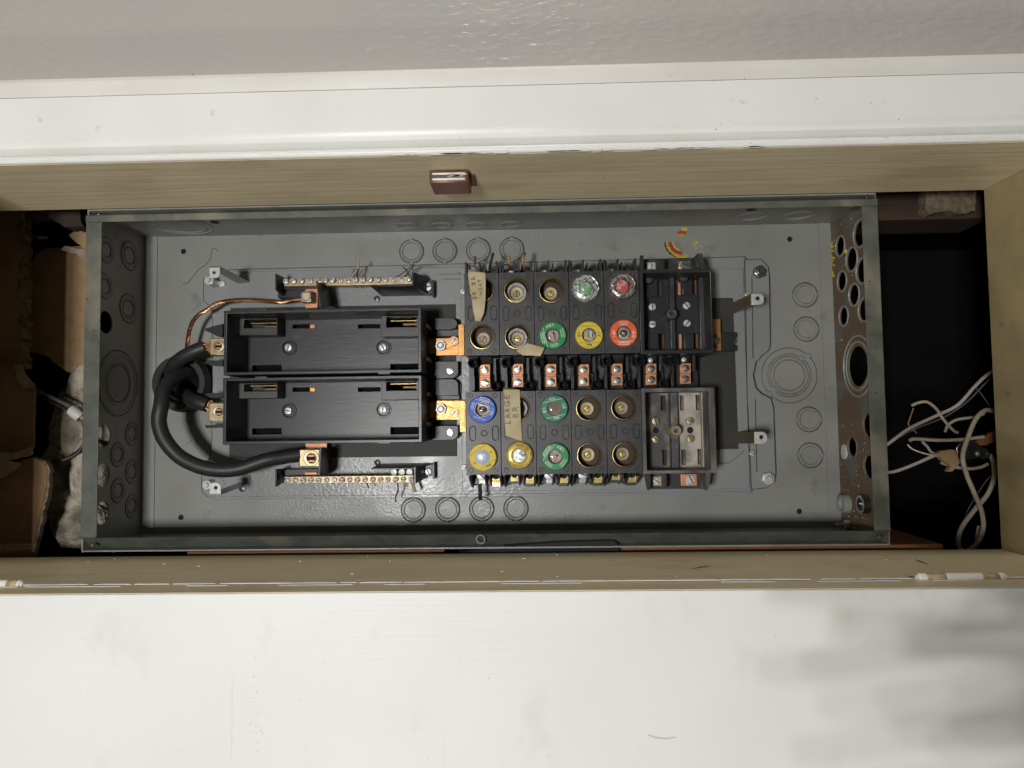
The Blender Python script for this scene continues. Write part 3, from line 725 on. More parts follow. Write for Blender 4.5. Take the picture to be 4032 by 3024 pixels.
p = P(ZB, 2140, 855, .014); part('screw_hole', MB().lathe([(.0025, -.0012), (.004, -.0016), (.0055, 0)], p.x, p.z, 20, 'Y', -HP), 'plate', mp)
for Z_, x, y in ((Z3, 1443, 415), (Z3, 1447, 1608), (ZB, 2105, 940)):
    p = P(Z_, x, y, .014); part('rivet', MB().lathe([(.0012, -.0004), (.0016, -.0022), (.0034, -.0016), (.004, 0)], p.x, p.z, 18, 'Y', -HP), 'dsteel', mp)
for Z_, x, y in ((Z8, 398, 765), (ZC, 432, 555), (Z3, 2070, 365), (Z3, 2078, 1640)):
    screw(mp, tuple(P(Z_, x, y, .018)), .0032, 'steel', 'slotdark', tall=.0022)
mb = MB(); ring_ = [Vector((p.x, -HP - .0001, p.z)) for p in pts]
for a_, b_ in zip(ring_, ring_[1:] + ring_[:1]): mb.sweep([a_, b_], [.00035, .00035], 6)
part('edge_shade_line', mb, 'sheet', mp)['kind'] = 'stuff'  # dark tube in place of contact shadow and dirt round the plate
for Z_, pa, pb, h_ in ((Z8, (385, 535), (405, 1659), HP + .0018), (ZC, (405, 250), (428, 790), HP + .0018), (Z8, (432, 640), (440, 1180), HP + .0002), (ZC, (455, 200), (465, 680), HP + .0002)):
    part('pressed_line', MB().sweep([P(Z_, *pa, h_), P(Z_, *pb, h_)], [.0005, .0005], 6), 'sheet', mp)
def mark(par, name, r, m, *pp, h=.0003):
    part(name, MB().tube([P(Z_, x, y, h) for Z_, x, y in pp], r, 6, 5), m, par)
mark(fb, 'pencil_mark', .00030, 'slotdark', (ZA, 1590, 1150), (ZA, 1640, 1130), (ZA, 1720, 1030), (ZA, 1800, 970), (ZA, 1835, 920), (ZA, 1840, 860), (ZA, 1868, 832), (ZA, 1900, 866))
mark(fb, 'pencil_mark', .00032, 'slotdark', (ZB, 1618, 348), (ZB, 1640, 360), (ZB, 1668, 364), (ZB, 1682, 352))
mark(fb, 'pencil_mark', .00032, 'slotdark', (ZB, 1622, 545), (ZB, 1650, 530), (ZB, 1676, 516))
mark(mp, 'scratch', .00030, 'slotdark', (Z7, 1700, 1190), (Z7, 1800, 1170), (Z7, 1900, 1110), (Z7, 1990, 1030), h=.0175)
# black fibre sheets
sh = thing('fibre_sheet', 'large flat black fibre sheet behind the two main pullout holders', 'insulating sheet', tuple(P(Z1, 1300, 1500, .013)), 'black insulating sheets')
mb = MB(); mb.zbox(Z3, 362, 462, 2030, 1572, .0136, .0126); part('sheet', mb, 'sheet', sh)
sh2 = thing('fibre_sheet', 'black fibre sheet showing at the right of the fuse blocks', 'insulating sheet', tuple(P(Z1, 2800, 1500, .018)), 'black insulating sheets')
pp = [P(Z1, 2480, 1174, .019), P(Z1, 2885, 1173, .019), P(Z1, 2908, 1768, .019), P(Z1, 2480, 1772, .019)]
part('sheet', MB().prism([(p.x, p.z) for p in pp], -.0192, -.0180), 'sheet', sh2)

# ================================================================== two main pullout holders
HR, HF = 0.090, 0.034
def holder(dy, yo0, yo1, lab, screws, mir):
    """dy: how far (zoom px) the second holder sits below the first"""
    t = thing('pullout_holder', lab, 'pullout holder', tuple(P(Z3, 1040, (yo0 + yo1) / 2, HF)), 'main pullout holders')
    x0, x1, z0, z1 = rect(Z3, 316 if not mir else 313, yo0, 1779, yo1, HR)
    wt = S(13.5, HR)
    ri = (x0 + wt, x1 - wt, z0 + wt * .95, z1 - wt * .95)
    part('housing', MB().prism([(x0, z0), (x1, z0), (x1, z1), (x0, z1)], -HR, -.020, 'Y', [[(ri[0], ri[2]), (ri[1], ri[2]), (ri[1], ri[3]), (ri[0], ri[3])]]), 'black', t, bev=.0006)
    # rim insets
    for xa, xb, yy in ((1455, 1540, yo0 + 9), (560, 645, yo0 + 9), (1455, 1540, yo1 - 9)):
        m = MB(); m.zbox(Z3, xa, yy - 7, xb, yy + 7, HR + .0004, HR - .002); part('rim_inset', m, 'black2', t)
    sl = [(832, 603, 996, 632), (1308, 602, 1470, 631), (537, 899, 754, 942), (1543, 891, 1753, 940), (478, 545, 716, 632), (1512, 545, 1733, 626)]
    hs = []
    for a in sl:
        b = rect(Z3, a[0], a[1] + dy, a[2], a[3] + dy, HF)
        if b[2] < ri[2] + .001: b = (b[0], b[1], ri[2] + .001, b[3])
        hs.append([(b[0], b[2]), (b[1], b[2]), (b[1], b[3]), (b[0], b[3])])
    part('floor', MB().prism([(ri[0] - .0005, ri[2] - .0005), (ri[1] + .0005, ri[2] - .0005), (ri[1] + .0005, ri[3] + .0005), (ri[0] - .0005, ri[3] + .0005)], -HF, -HF + .006, 'Y', hs), 'black', t, bev=.0004)
    m = MB(); m.zbox(Z3, 330, yo0 + 20, 1765, yo1 - 20, .0215, .020); part('under_plate', m, 'void', t)
    for a, mm in (((960, 604, 994, 631), 'copper2' if mir else 'copper'),):
        m = MB(); m.zbox(Z3, a[0], a[1] + dy, a[2], a[3] + dy, .0305, .0285); part('copper_blade', m, mm, t)
    # jaw pockets with copper jaws inside
    for (a, b_) in (((430, 512, 726, 683), (476, 516, 718, 630)), ((1476, 510, 1757, 692), (1512, 516, 1735, 624))):
        HQ = .058
        o_ = rect(Z3, a[0], a[1] + dy, a[2], a[3] + dy, HQ); i_ = rect(Z3, b_[0], b_[1] + dy, b_[2], b_[3] + dy, HQ)
        top = min(o_[3], ri[3] - .0006)
        m = MB().prism([(o_[0], o_[2]), (min(o_[1], ri[1] - .0006), o_[2]), (min(o_[1], ri[1] - .0006), top), (o_[0], top)], -HQ, -HF - .0002, 'Y', [[(i_[0], i_[2]), (i_[1], i_[2]), (i_[1], min(i_[3], top - .0012)), (i_[0], min(i_[3], top - .0012))]])
        part('jaw_pocket', m, 'black2', t, bev=.0005)
        cx0, cx1 = i_[0] + .002, i_[1] - .002
        za = P(Z3, 600, 588 + dy, .050).z; zb = P(Z3, 600, 612 + dy, .044).z
        part('copper_jaw', MB().box(cx0, cx1, -.044, -.026, za - .0006, za + .0002), 'brassd', t)
        part('copper_jaw', MB().box(cx0 + (cx1 - cx0) * .42, cx1 - .001, -.036, -.026, zb - .0014, zb + .0007), 'copperd', t)
    for sx, sy in screws:
        p = P(Z3, sx, sy, HF)
        part('screw_well', MB().lathe([(.0066, -.0002), (.0078, -.0014), (.0090, -.0014), (.0094, 0)], p.x, p.z, 32, 'Y', -HF), 'black', t)
        screw(t, (p.x, -HF - .0012, p.z), S(27 / 1.8433, HF), 'steel', 'slotdark', tall=.0024)
    return t
h1 = holder(0, 487, 966, 'upper of the two black pullout holders, open and empty', ((808, 773), (1492, 771)), False)
h2 = holder(459, 980, 1469, 'lower of the two black pullout holders, open and empty, beside the thick cable loop', ((808, 1231), (1493, 1222)), True)
part('scratch', MB().prism([(P(Z3, x, y, HF).x, P(Z3, x, y, HF).z) for x, y in ((830, 684), (905, 680), (920, 700), (915, 712), (885, 704), (832, 708))], -HF - .0003, -HF), 'black2', h1)
# black wedge tabs beside the lugs on the left
def quad_plate(mb, Z_, pts, h1_, h0_):
    pp = [P(Z_, x, y, h1_) for x, y in pts]; return mb.prism([(p.x, p.z) for p in pp], -h1_, -h0_)
part('wedge_tab', quad_plate(MB(), Z3, ((193, 645), (200, 632), (325, 598), (325, 692), (285, 688)), .050, .030), 'black', h1)
part('wedge_tab', quad_plate(MB(), Z3, ((190, 882), (215, 862), (325, 868), (325, 905), (240, 900)), .046, .030), 'black', h1)
part('wedge_tab', quad_plate(MB(), Z3, ((185, 1105), (325, 1100), (325, 1132), (240, 1138)), .050, .030), 'black', h2)
part('wedge_tab', quad_plate(MB(), Z3, ((195, 1335), (325, 1328), (325, 1353), (205, 1357)), .040, .030), 'black', h2)
# solderless lugs on the left (brass box with a round clamp screw)
def ring_lug(par, Z_, x0, y0, x1, y1, cx, cy, ro, h, m='tan_metal'):
    mb = MB(); mb.zbox(Z_, x0, y0, x1, y1, h, h - .018); o = part('cable_lug', mb, m, par, bev=.0012)
    p = P(Z_, cx, cy, h + .001); r = S(ro / Z_[2], h)
    part('clamp_ring', MB().lathe([(r * .56, .004), (r * .56, -.0012), (r * .66, -.0016), (r * .95, -.0014), (r, -.0006), (r, 0.0004)], p.x, p.z, 28, 'Y', -h), m, o)
    m2 = MB()
    m2.lathe([(.0001, -.0003), (r * .57, -.0003)], p.x, p.z, 24, 'Y', -h - .0001)
    part('socket_hole', m2, 'hole', o)
    m2 = MB()
    for a in (-.35, .3): m2.box(p.x - r * .35, p.x + r * .4, -h - .0011, -h - .0004, p.z + a * r - r * .1, p.z + a * r + r * .12)
    part('copper_strand', m2, 'copper', o)['kind'] = 'stuff'
    return o
ring_lug(h1, Z3, 230, 700, 345, 829, 295, 762, 44, .050)
ring_lug(h2, Z3, 222, 1170, 345, 1312, 297, 1238, 46, .050)
# right ends: moulded ears, copper links, nuts and bus straps
E_ = [
    (h1, 1870, 558, 2030, 640, .034, (1, 0, 0, 1), None),
    (h1, 1870, 872, 2034, 995, .032, (0, 0, 0, 1), (1977, 940)),
    (h2, 1870, 1000, 2036, 1120, .030, (1, 0, 0, 0), None),
    (h2, 1870, 1340, 2034, 1442, .032, (0, 0, 0, 1), (1978, 1386)),
]
for par, x0, y0, x1, y1, h, cor, sp in E_:
    a = rect(Z3, x0, y0, x1, y1, h)
    part('mounting_ear', MB().prism(rrect(*a, S(26, h), 6, cor), -h, -.017), 'black2', par, bev=.0006)
    a2 = rect(Z3, x0 - 60, y0 + 4, x1 + 22, y1 - 2, .0185)
    part('ear_base', MB().prism(rrect(*a2, S(28, .0185), 6, cor), -.0205, -.0137), 'black', par, bev=.0005)
    if sp: screw(par, tuple(P(Z3, sp[0], sp[1], h)), S(27 / 1.8433, h), 'dsteel', 'slot', ang=(.5 if par is h1 else 1.3), tall=.002)
for par, ya, yb in ((h1, 640, 690), (h2, 1120, 1150)):
    m = MB(); m.zbox(Z3, 1865, ya, 2045, yb, .022, .014); part('moulded_rib', m, 'black2', par, bev=.0005)
for par, y0, y1 in ((h1, 600, 860), (h2, 1095, 1335)):
    m = MB(); m.zbox(Z3, 1782, y0 - 2, 1800, y1 + 2, .052, .014); part('end_rib', m, 'black', par, bev=.0006)
    for y in (y0 + 12, y1 - 8 if par is h1 else y1 - 8):
        m = MB(); m.zbox(Z3, 1786, y - 14, 1813, y + 14, .053, .014); part('peg', m, 'whitepl', par, bev=.0006)  # pegs coloured white to stand in for bright reflections
def link(par, x0, y0, x1, y1, nx, ny, sx, sy):
    h = .036
    m = MB(); m.zbox(Z3, x0, y0, x1, y1, h, h - .002); o = part('copper_link', m, 'copper2', par, bev=.0004)
    m = MB(); m.zbox(Z3, 1795, y0 + 8, x0 + 4, y1 - 14, h - .008, h - .010); part('copper_link', m, 'copper2', par)
    n_ = P(Z3, nx, ny, h); s_ = P(Z3, sx, sy, h); r = S(40 / 1.8433, h); d = Vector((s_.x - n_.x, s_.z - n_.z)); L_ = d.length; d.normalize(); pz_ = Vector((-d.y, d.x))
    a = Vector((n_.x, n_.z)); b = Vector((s_.x, s_.z)); rb = S(34 / 1.8433, h)
    ths = math.atan2(d.y, d.x); pts_ = []
    for i in range(9): t_ = ths - PI / 2 + PI * i / 8; pts_.append((b.x + rb * math.cos(t_), b.y + rb * math.sin(t_)))
    for i in range(9): t_ = ths + PI / 2 + PI * i / 8; pts_.append((a.x + r * .92 * math.cos(t_), a.y + r * .92 * math.sin(t_)))
    part('clamp_plate', MB().prism(pts_, -h - .0016, -h - .0001), 'copper2', par, bev=.0004)
    part('collar', MB().lathe([(rb * .62, -.0016), (rb * .62, -.0036), (rb * .98, -.0036), (rb, -.0016)], b.x, b.y, 28, 'Y', -h), 'copper2', par)
    screw(par, (b.x, -h - .0022, b.y), rb * .64, 'steel', 'slotdark', ang=-.9, tall=.0012)
    nn = 12; star = [(a.x + r * (1.0 if i % 2 == 0 else .90) * math.cos(2 * PI * i / nn + .2), a.y + r * (1.0 if i % 2 == 0 else .90) * math.sin(2 * PI * i / nn + .2)) for i in range(nn)]
    o = part('hex_nut', MB().prism(star, -h - .0065, -h - .0016), 'steel', par, bev=.0007)
    part('nut_ring', MB().lathe([(r * .52, -.0064), (r * .56, -.0074), (r * .66, -.0072), (r * .68, -.0064)], a.x, a.y, 24, 'Y', -h), 'dsteel', o)
    part('stud', MB().cyl(a.x, a.y, r * .45, -h - .0088, -h - .006, 20, .0006), 'steel', o)
link(h1, 1872, 702, 2078, 829, 1912, 760, 2005, 726)
link(h2, 1876, 1156, 2088, 1296, 1915, 1219, 2004, 1249)
for par, x0, y0, x1, y1 in ((h1, 2036, 601, 2080, 829), (h2, 2045, 1156, 2090, 1386)):
    m = MB(); m.zbox(Z3, x0, y0, x1, y1, .0375, .0345); m.zbox(Z3, x1 - 12, y0, x1, y1, .0385, .030); part('bus_strap', m, 'copper2', par, bev=.0004)

# ================================================================== neutral bars
def neutral(lab, Z_, bar, screws, sr, hb, brL, brR, scrR, ry):
    t = thing('neutral_bar', lab, 'terminal bar', tuple(P(Z_, (bar[0] + bar[2]) / 2, (bar[1] + bar[3]) / 2, hb)), 'neutral terminal bars')
    a = P(Z_, bar[0], bar[1], hb); b = P(Z_, bar[2], bar[3], hb)
    hgt = S(bar[4] / Z_[2], hb)
    zc_ = (a.z + b.z) / 2
    part('brass_bar', MB().box(a.x, b.x, -hb, -hb + .009, zc_ - hgt / 2, zc_ + hgt / 2), 'nbar', t, bev=.0006)
    for i, sx in enumerate(screws):
        p = P(Z_, sx, 0, hb); up_ = random.random() < .35
        tl = random.uniform(.0015, .0035) if not up_ else random.uniform(.004, .0065)
        part_s = MB().lathe([(.00001, -tl), (sr * .7, -tl * .98), (sr, -tl + .0007), (sr, .0005)], 0, 0, 18).mesh('terminal_screw', MT['steel'])
        o = put('terminal_screw', part_s, t, (p.x, -hb, zc_ + hgt * (.10 if ry > 0 else -.02)))
        _, sl_ = screw_meshes(sr, 'steel', 'slotdark')
        put('slot', sl_, o, (p.x, -hb - tl + .0016, zc_ + hgt * (.10 if ry > 0 else -.02)), (0, random.uniform(0, PI), 0))
    for (x0, y0, x1, y1, poly_) in (brL, brR):
        pass
    return t, zc_, hgt
SRX = [793, 848, 903, 965, 1023, 1077, 1130, 1182, 1240, 1293, 1347, 1400, 1455, 1510, 1567, 1622, 1678]
dm = (0, 0, 0, 0, None)
HNB = .046
n1, zn1, hg1 = neutral('brass neutral bar with its row of silver screws, above the pullout holders', Z3, (770, 292, 1702, 292, 57), SRX, S(20.5 / 1.8433, HNB), HNB, dm, dm, None, 1)
SRX2 = [240, 340, 440, 538, 638, 738, 835, 935, 1033, 1130, 1228, 1328, 1425, 1520, 1620, 1718, 1815]
n2, zn2, hg2 = neutral('brass neutral bar with its row of silver screws, below the pullout holders', ZL, (195, 548, 1852, 548, 96), SRX2, S(35 / 3.253, HNB), HNB, dm, dm, None, -1)
# black moulded end supports
def support(par, Z_, front, backr, h1_, h0_, name='end_support', m='black'):
    a = rect(Z_, *front, h1_); b = rect(Z_, *backr, h0_); mb = MB()
    hexa(mb, [Vector((a[0], -h1_, a[2])), Vector((a[1], -h1_, a[2])), Vector((a[1], -h1_, a[3])), Vector((a[0], -h1_, a[3]))],
         [Vector((b[0], -h0_, b[2])), Vector((b[1], -h0_, b[2])), Vector((b[1], -h0_, b[3])), Vector((b[0], -h0_, b[3]))])
    return part(name, mb, m, par, bev=.0004)
support(n1, Z3, (706, 232, 716, 352), (772, 275, 800, 420), .054, .013)
m = MB(); m.zbox(Z3, 722, 330, 1010, 410, .024, .013); part('base_ledge', m, 'black', n1, bev=.0006)
m = MB(); m.zbox(Z3, 735, 298, 1020, 352, .030, .013); part('base_ledge', m, 'black', n1, bev=.0006)
support(n1, Z3, (1700, 224, 1712, 322), (1800, 268, 1840, 396), .054, .013)
support(n1, Z3, (1395, 318, 1712, 326), (1480, 380, 1852, 398), .044, .013, 'base_ledge', 'black')
m = MB(); m.zbox(Z3, 1780, 284, 1852, 384, .020, .013); part('foot', m, 'black2', n1, bev=.0006)
m = MB(); m.zbox(Z3, 1843, 280, 1856, 400, .026, .013); part('foot_rim', m, 'black', n1, bev=.0004)
screw(n1, tuple(P(Z3, 1815, 332, .021)), S(17, .02), 'steel', 'slotdark', tall=.0022)
pp = [P(Z3, 1003, 288, .075), P(Z3, 1028, 486, .075)]
mb = MB(); hexa(mb, [P(Z3, 1001, 286, .072), P(Z3, 1010, 290, .072), P(Z3, 1040, 484, .072), P(Z3, 1028, 486, .072)], [P(Z3, 1090, 330, .013), P(Z3, 1110, 330, .013), P(Z3, 1130, 470, .013), P(Z3, 1112, 470, .013)])
part('barrier_fin', mb, 'black', n1)
m = MB(); m.zbox(Z3, 924, 340, 1015, 486, .030, .028); part('copper_strap', m, 'copper', n1, bev=.0003)
m = MB(); m.zbox(Z3, 892, 368, 970, 442, .046, .030); lg = part('wire_lug', m, 'tan_metal', n1, bev=.001)
p = P(Z3, 930, 398, .046); part('lug_screw', MB().lathe([(.0001, .001), (.0045, .001), (.0045, -.0006), (.006, -.0006), (.0062, .0002)], p.x, p.z, 20, 'Y', -.046), 'dsteel', lg)
# lower neutral supports
support(n2, ZL, (75, 410, 95, 640), (160, 405, 235, 560), .054, .013)
m = MB(); m.zbox(ZL, 95, 415, 630, 500, .030, .013); part('base_ledge', m, 'black', n2, bev=.0006)
support(n2, ZL, (1852, 385, 1878, 596), (1985, 345, 2030, 520), .054, .013)
support(n2, ZL, (1302, 398, 1868, 418), (1420, 338, 2110, 352), .048, .013, 'base_ledge', 'black2')
m = MB(); m.zbox(ZL, 1990, 350, 2108, 500, .020, .013); part('foot', m, 'black2', n2, bev=.0006)
m = MB(); m.zbox(ZL, 2096, 330, 2116, 540, .026, .013); part('foot_rim', m, 'black', n2, bev=.0004)
screw(n2, tuple(P(ZL, 2040, 447, .021)), S(13, .02), 'steel', 'slotdark', ang=1.2, tall=.0022)
for x in (1590, 1690, 1790):
    p = P(ZL, x, 452, .040); part('terminal_screw', MB().lathe([(.0001, -.002), (.0035, -.0015), (.0038, .004)], p.x, p.z, 14, 'Y', -.036), 'steel', n2)
mb = MB(); hexa(mb, [P(ZL, 625, 490, .072), P(ZL, 645, 490, .072), P(ZL, 668, 132, .072), P(ZL, 650, 136, .072)], [P(ZL, 760, 470, .014), P(ZL, 790, 470, .014), P(ZL, 800, 150, .014), P(ZL, 770, 150, .014)])
part('barrier_fin', mb, 'black', n2)
m = MB(); m.zbox(ZL, 460, 80, 740, 160, .030, .028); part('copper_strap', m, 'copper', n2, bev=.0003)
m = MB(); m.zbox(ZL, 458, 455, 614, 486, .036, .034); part('copper_strap', m, 'copper', n2, bev=.0003)
ring_lug(n2, ZL, 380, 158, 648, 388, 537, 275, 103, .056, 'tan_metal')

# ================================================================== cables and bare copper
def path(*a):
    """items: (Z, x, y, h)"""
    return [P(*i) for i in a]
cb = thing('conduit_bushing', 'round black plastic conduit bushing where the thick cables enter', 'bushing', tuple(P(ZK, 585, 1030, 0)))
c_ = P(ZK, 512, 1038, .027)
bcx, bcz = c_.x, c_.z
part('bushing_rim', MB().lathe([(.0235, -.002), (.0235, -.0255), (.0255, -.027), (.0315, -.027), (.0325, -.0255), (.0325, -.001)], bcx, bcz, 56), 'bush', cb)
part('thread', MB().lathe([(.0330, -.001), (.0345, -.004), (.0330, -.007), (.0345, -.010), (.0330, -.013), (.0345, -.016), (.0325, -.018)], bcx, bcz, 48), 'bush', cb)
part('conduit_bore', MB().lathe([(.0001, -.0012), (.0236, -.0012)], bcx, bcz, 40), 'hole', cb)
part('inner_ring', MB().lathe([(.0196, -.003), (.0196, -.018), (.0206, -.0185), (.0215, -.018), (.0215, -.003)], bcx, bcz, 48), 'bush', cb)
RCB = .0082
def cable(lab, pts, r, m, cap=True, strands=None):
    t = thing('power_cable', lab, 'cable', tuple(pts[0]), 'thick black supply cables')
    part('cable_jacket', MB().tube(pts, r, 20, 10), m, t)
    if strands:
        a, b = strands; d = (b - a); u_ = d.orthogonal().normalized(); v_ = d.cross(u_).normalized()
        for i in range(9):
            o = (u_ * math.cos(i * 2.4) + v_ * math.sin(i * 2.4)) * r * .72 * math.sqrt(i / 9)
            part('copper_strand', MB().tube([a + o * 1.05, a + d * .5 + o * 1.1, b + o * .8], .0011, 7, 3), 'copper', t)
    return t
e1 = P(ZK, 890, 535, .044)
cable('short thick black cable curving from the bushing to the upper lug', path((ZK, 500, 1080, .004), (ZK, 425, 960, .018), (ZK, 440, 810, .036), (ZK, 560, 690, .044), (ZK, 730, 595, .046)) + [e1], RCB, 'rubber', strands=(P(ZK, 880, 537, .044), P(ZK, 985, 520, .042)))
cable('short thick black cable running from the bushing to the lower lug', path((ZK, 560, 1090, .004), (ZK, 600, 1180, .020), (ZK, 680, 1260, .034), (ZK, 790, 1310, .042), (ZK, 930, 1352, .042)), RCB * 1.02, 'rubber', strands=(P(ZK, 920, 1350, .042), P(ZK, 985, 1380, .040)))
cable('long thick black cable looping under the pullout holders to the lower neutral bar', path((ZK, 800, 1000, .006), (ZK, 640, 900, .030), (ZK, 450, 965, .052), (ZK, 310, 1130, .066), (ZB, 1405, 210, .074), (ZB, 1385, 360, .076), (ZB, 1440, 520, .076), (ZB, 1580, 670, .074), (ZB, 1800, 762, .072), (ZB, 2050, 770, .068), (ZN, 100, 248, .062), (ZN, 250, 222, .056), (ZN, 395, 200, .050)), .0081, 'rubber', strands=(P(ZN, 390, 200, .050), P(ZN, 440, 200, .050)))
wc = thing('ground_wire', 'bare stranded copper wire arching from the cables to the upper neutral lug', 'wire', tuple(P(ZU, 250, 770, .035)))
base = path((ZK, 640, 900, .010), (ZK, 625, 680, .022), (ZK, 640, 500, .030), (ZK, 668, 300, .034), (ZK, 722, 160, .036), (ZK, 810, 60, .037), (ZU, 60, 885, .038), (ZU, 240, 775, .038), (ZU, 480, 722, .038), (ZU, 800, 712, .038), (ZU, 1100, 735, .038), (ZU, 1320, 748, .038), (ZU, 1520, 715, .039), (ZU, 1730, 690, .040))
cl = []
m_ = len(base)
for i in range(m_ - 1):
    p0, p1, p2, p3 = base[max(0, i - 1)], base[i], base[i + 1], base[min(m_ - 1, i + 2)]
    for k in range(14):
        t = k / 14
        cl.append(0.5 * ((2 * p1) + (p2 - p0) * t + (2 * p0 - 5 * p1 + 4 * p2 - p3) * t * t + (3 * p1 - p0 - 3 * p2 + p3) * t ** 3))
nS = 7
for s_ in range(nS):
    pts = []; nn = Vector((0, -1, 0)); L_ = 0
    for i, p in enumerate(cl):
        T = (cl[min(i + 1, len(cl) - 1)] - cl[max(0, i - 1)]).normalized()
        n_ = (nn - T * nn.dot(T)).normalized(); b_ = T.cross(n_)
        if i: L_ += (p - cl[i - 1]).length
        a = 2 * PI * s_ / (nS - 1) + L_ / .032 * 2 * PI
        rr = 0 if s_ == nS - 1 else .00155
        pts.append(p + (n_ * math.cos(a) + b_ * math.sin(a)) * rr)
    part('strand', MB().sweep(pts, [.00088] * len(pts), 7), 'wirecu', wc)

# ================================================================== twin fuse blocks
HBK = .085
def lin(a, b, t): return a + (b - a) * t
ux0 = P(Z4, 152, 900, HBK).x; ux5 = P(Z5, 690, 880, HBK).x
uzt = (P(Z4, 365, 386, HBK).z + P(Z5, 470, 374, HBK).z) / 2; uzb = (P(Z4, 365, 1420, HBK).z + P(Z5, 470, 1392, HBK).z) / 2
lx0 = P(Z6, 172, 800, HBK).x; lx5 = P(Z7, 722, 780, HBK).x
lzt = (P(Z6, 380, 290, HBK).z + P(Z7, 500, 265, HBK).z) / 2; lzb = (P(Z6, 380, 1330, HBK).z + P(Z7, 520, 1303, HBK).z) / 2
SOCK = {}
def sock(r_h):
    """shared meshes of an empty plug-fuse socket, local to its centre at the block face"""
    if 'shell' in SOCK: return
    pr = []
    for i in range(13):
        a = -.0005 + .022 * i / 12; pr.append((.0128 + (.0006 if i % 2 else -.0002), a))
    SOCK['shell'] = MB().lathe([(.0134, -.0004)] + pr, n=36).mesh('screw_shell', MT['brassd'])
    SOCK['washer'] = MB().lathe([(.0132, .0205), (.0074, .0200), (.0074, .0225)], n=36).mesh('fibre_washer', MT['fibre'])
    SOCK['mica'] = MB().lathe([(.0112, .0150), (.0108, .0130), (.0086, .0128), (.0074, .0150), (.0072, .0215)], n=36).mesh('speckled_washer', MT['mica'])
    for k, m in (('contact', 'contact'), ('contactd', 'contactd')):
        SOCK[k] = MB().lathe([(.0038, .0208), (.0038, .0190), (.0070, .0188), (.0075, .0194), (.0075, .0220)], n=36).mesh('center_contact', MT[m])
    SOCK['screw'] = MB().lathe([(.0001, .0186), (.0033, .0186), (.0036, .0192), (.0036, .0215)], n=20).mesh('contact_screw', MT['contactd'])
    SOCK['screwb'] = MB().lathe([(.0001, .0182), (.0030, .0184), (.0036, .0192), (.0036, .0215)], n=20).mesh('contact_screw', MT['brass'])
    SOCK['slot'] = MB().box(-.0034, .0034, .0181, .0200, -.0005, .0005).mesh('slot', MT['slotdark'])
def empty_socket(t, cx, cz, mica=False, dull=False, bright=False):
    y0 = -HBK; L_ = (cx, y0, cz)
    put('screw_shell', SOCK['shell'], t, L_); put('fibre_washer', SOCK['washer'], t, L_)
    if mica: put('speckled_washer', SOCK['mica'], t, L_)
    # the contact sits a little off axis in every socket
    o = put('center_contact', SOCK['contactd' if dull else 'contact'], t, L_)
    s_ = put('contact_screw', SOCK['screwb' if bright else 'screw'], o, L_)
    put('slot', SOCK['slot'], s_, L_, (0, random.uniform(0, PI), 0)) if False else put('contact_slot', SOCK['slot'], o, L_, (0, random.uniform(0, PI), 0))
sock(0)
RIV = MB().lathe([(.0001, .0006), (.0012, .0007), (.0018, .0002), (.0022, -.0003), (.0027, -.0003), (.0030, .0002)], n=16).mesh('rivet', MT['black2'])
RIVD = MB().lathe([(.0001, .0012), (.0016, .0010), (.0024, .0002), (.0032, -.0002), (.0036, .0003)], n=18).mesh('eyelet', MT['black2'])
FIN = {}
def fuse_block(x0, x1, z0, z1, c1, c2, lab, grp):
    g = .00028
    t = thing('fuse_block', lab, 'fuse block', ((x0 + x1) / 2, -.02, (z0 + z1) / 2), grp)
    cx = (x0 + x1) / 2; zm = (c1[1] + c2[1]) / 2; w_ = x1 - x0
    hl_ = [circ(c1[0], c1[1], .0140, 40), circ(c2[0], c2[1], .0140, 40),
           obround(x0 + w_ * .195, zm, .0066, .0158), obround(x0 + w_ * .845, zm, .0066, .0158)]
    part('block_face', MB().prism([(x0 + g, z0), (x1 - g, z0), (x1 - g, z1), (x0 + g, z1)], -HBK, -HBK + .004, 'Y', hl_), 'black2', t, bev=.0004)
    h2_ = [circ(c1[0], c1[1], .0140, 40), circ(c2[0], c2[1], .0140, 40)]
    part('block_body', MB().prism([(x0 + g * 2, z0 + .0004), (x1 - g * 2, z0 + .0004), (x1 - g * 2, z1 - .0004), (x0 + g * 2, z1 - .0004)], -HBK + .0042, -.050, 'Y', h2_), 'black', t)
    for fx in (.195, .845):
        mb = MB(); mb.prism(obround(x0 + w_ * fx, zm, .0060, .0150), -HBK + .0006, -HBK + .0046); part('recess', mb, 'black2', t, bev=.0003)
    part('block_back', MB().box(x0 + g * 2, x1 - g * 2, -.0560, -.020, z0 + .001, z1 - .001), 'void', t)
    for fx in (.14, .84):
        for zz in (z1 - .0042, z0 + .0046):
            put('rivet', RIV, t, (x0 + w_ * fx, -HBK - .0001, zz))
    put('eyelet', RIVD, t, (x0 + w_ * .52, -HBK - .0001, zm))
    return t
UT = [P(Z4, 370, 600, HBK), P(Z4, 798, 611, HBK), P(Z4, 1233, 612, HBK), P(Z4, 1660, 592, HBK), P(Z5, 470, 568, HBK)]
UB = [P(Z4, 375, 1190, HBK), P(Z4, 809, 1188, HBK), P(Z4, 1250, 1180, HBK), P(Z4, 1698, 1176, HBK), P(Z5, 482, 1152, HBK)]
LT = [P(Z6, 378, 515, HBK), P(Z6, 812, 500, HBK), P(Z6, 1268, 502, HBK), P(Z6, 1697, 500, HBK), P(Z7, 490, 490, HBK)]
LB = [P(Z6, 386, 1104, HBK), P(Z6, 836, 1084, HBK), P(Z6, 1280, 1098, HBK), P(Z6, 1709, 1087, HBK), P(Z7, 505, 1078, HBK)]
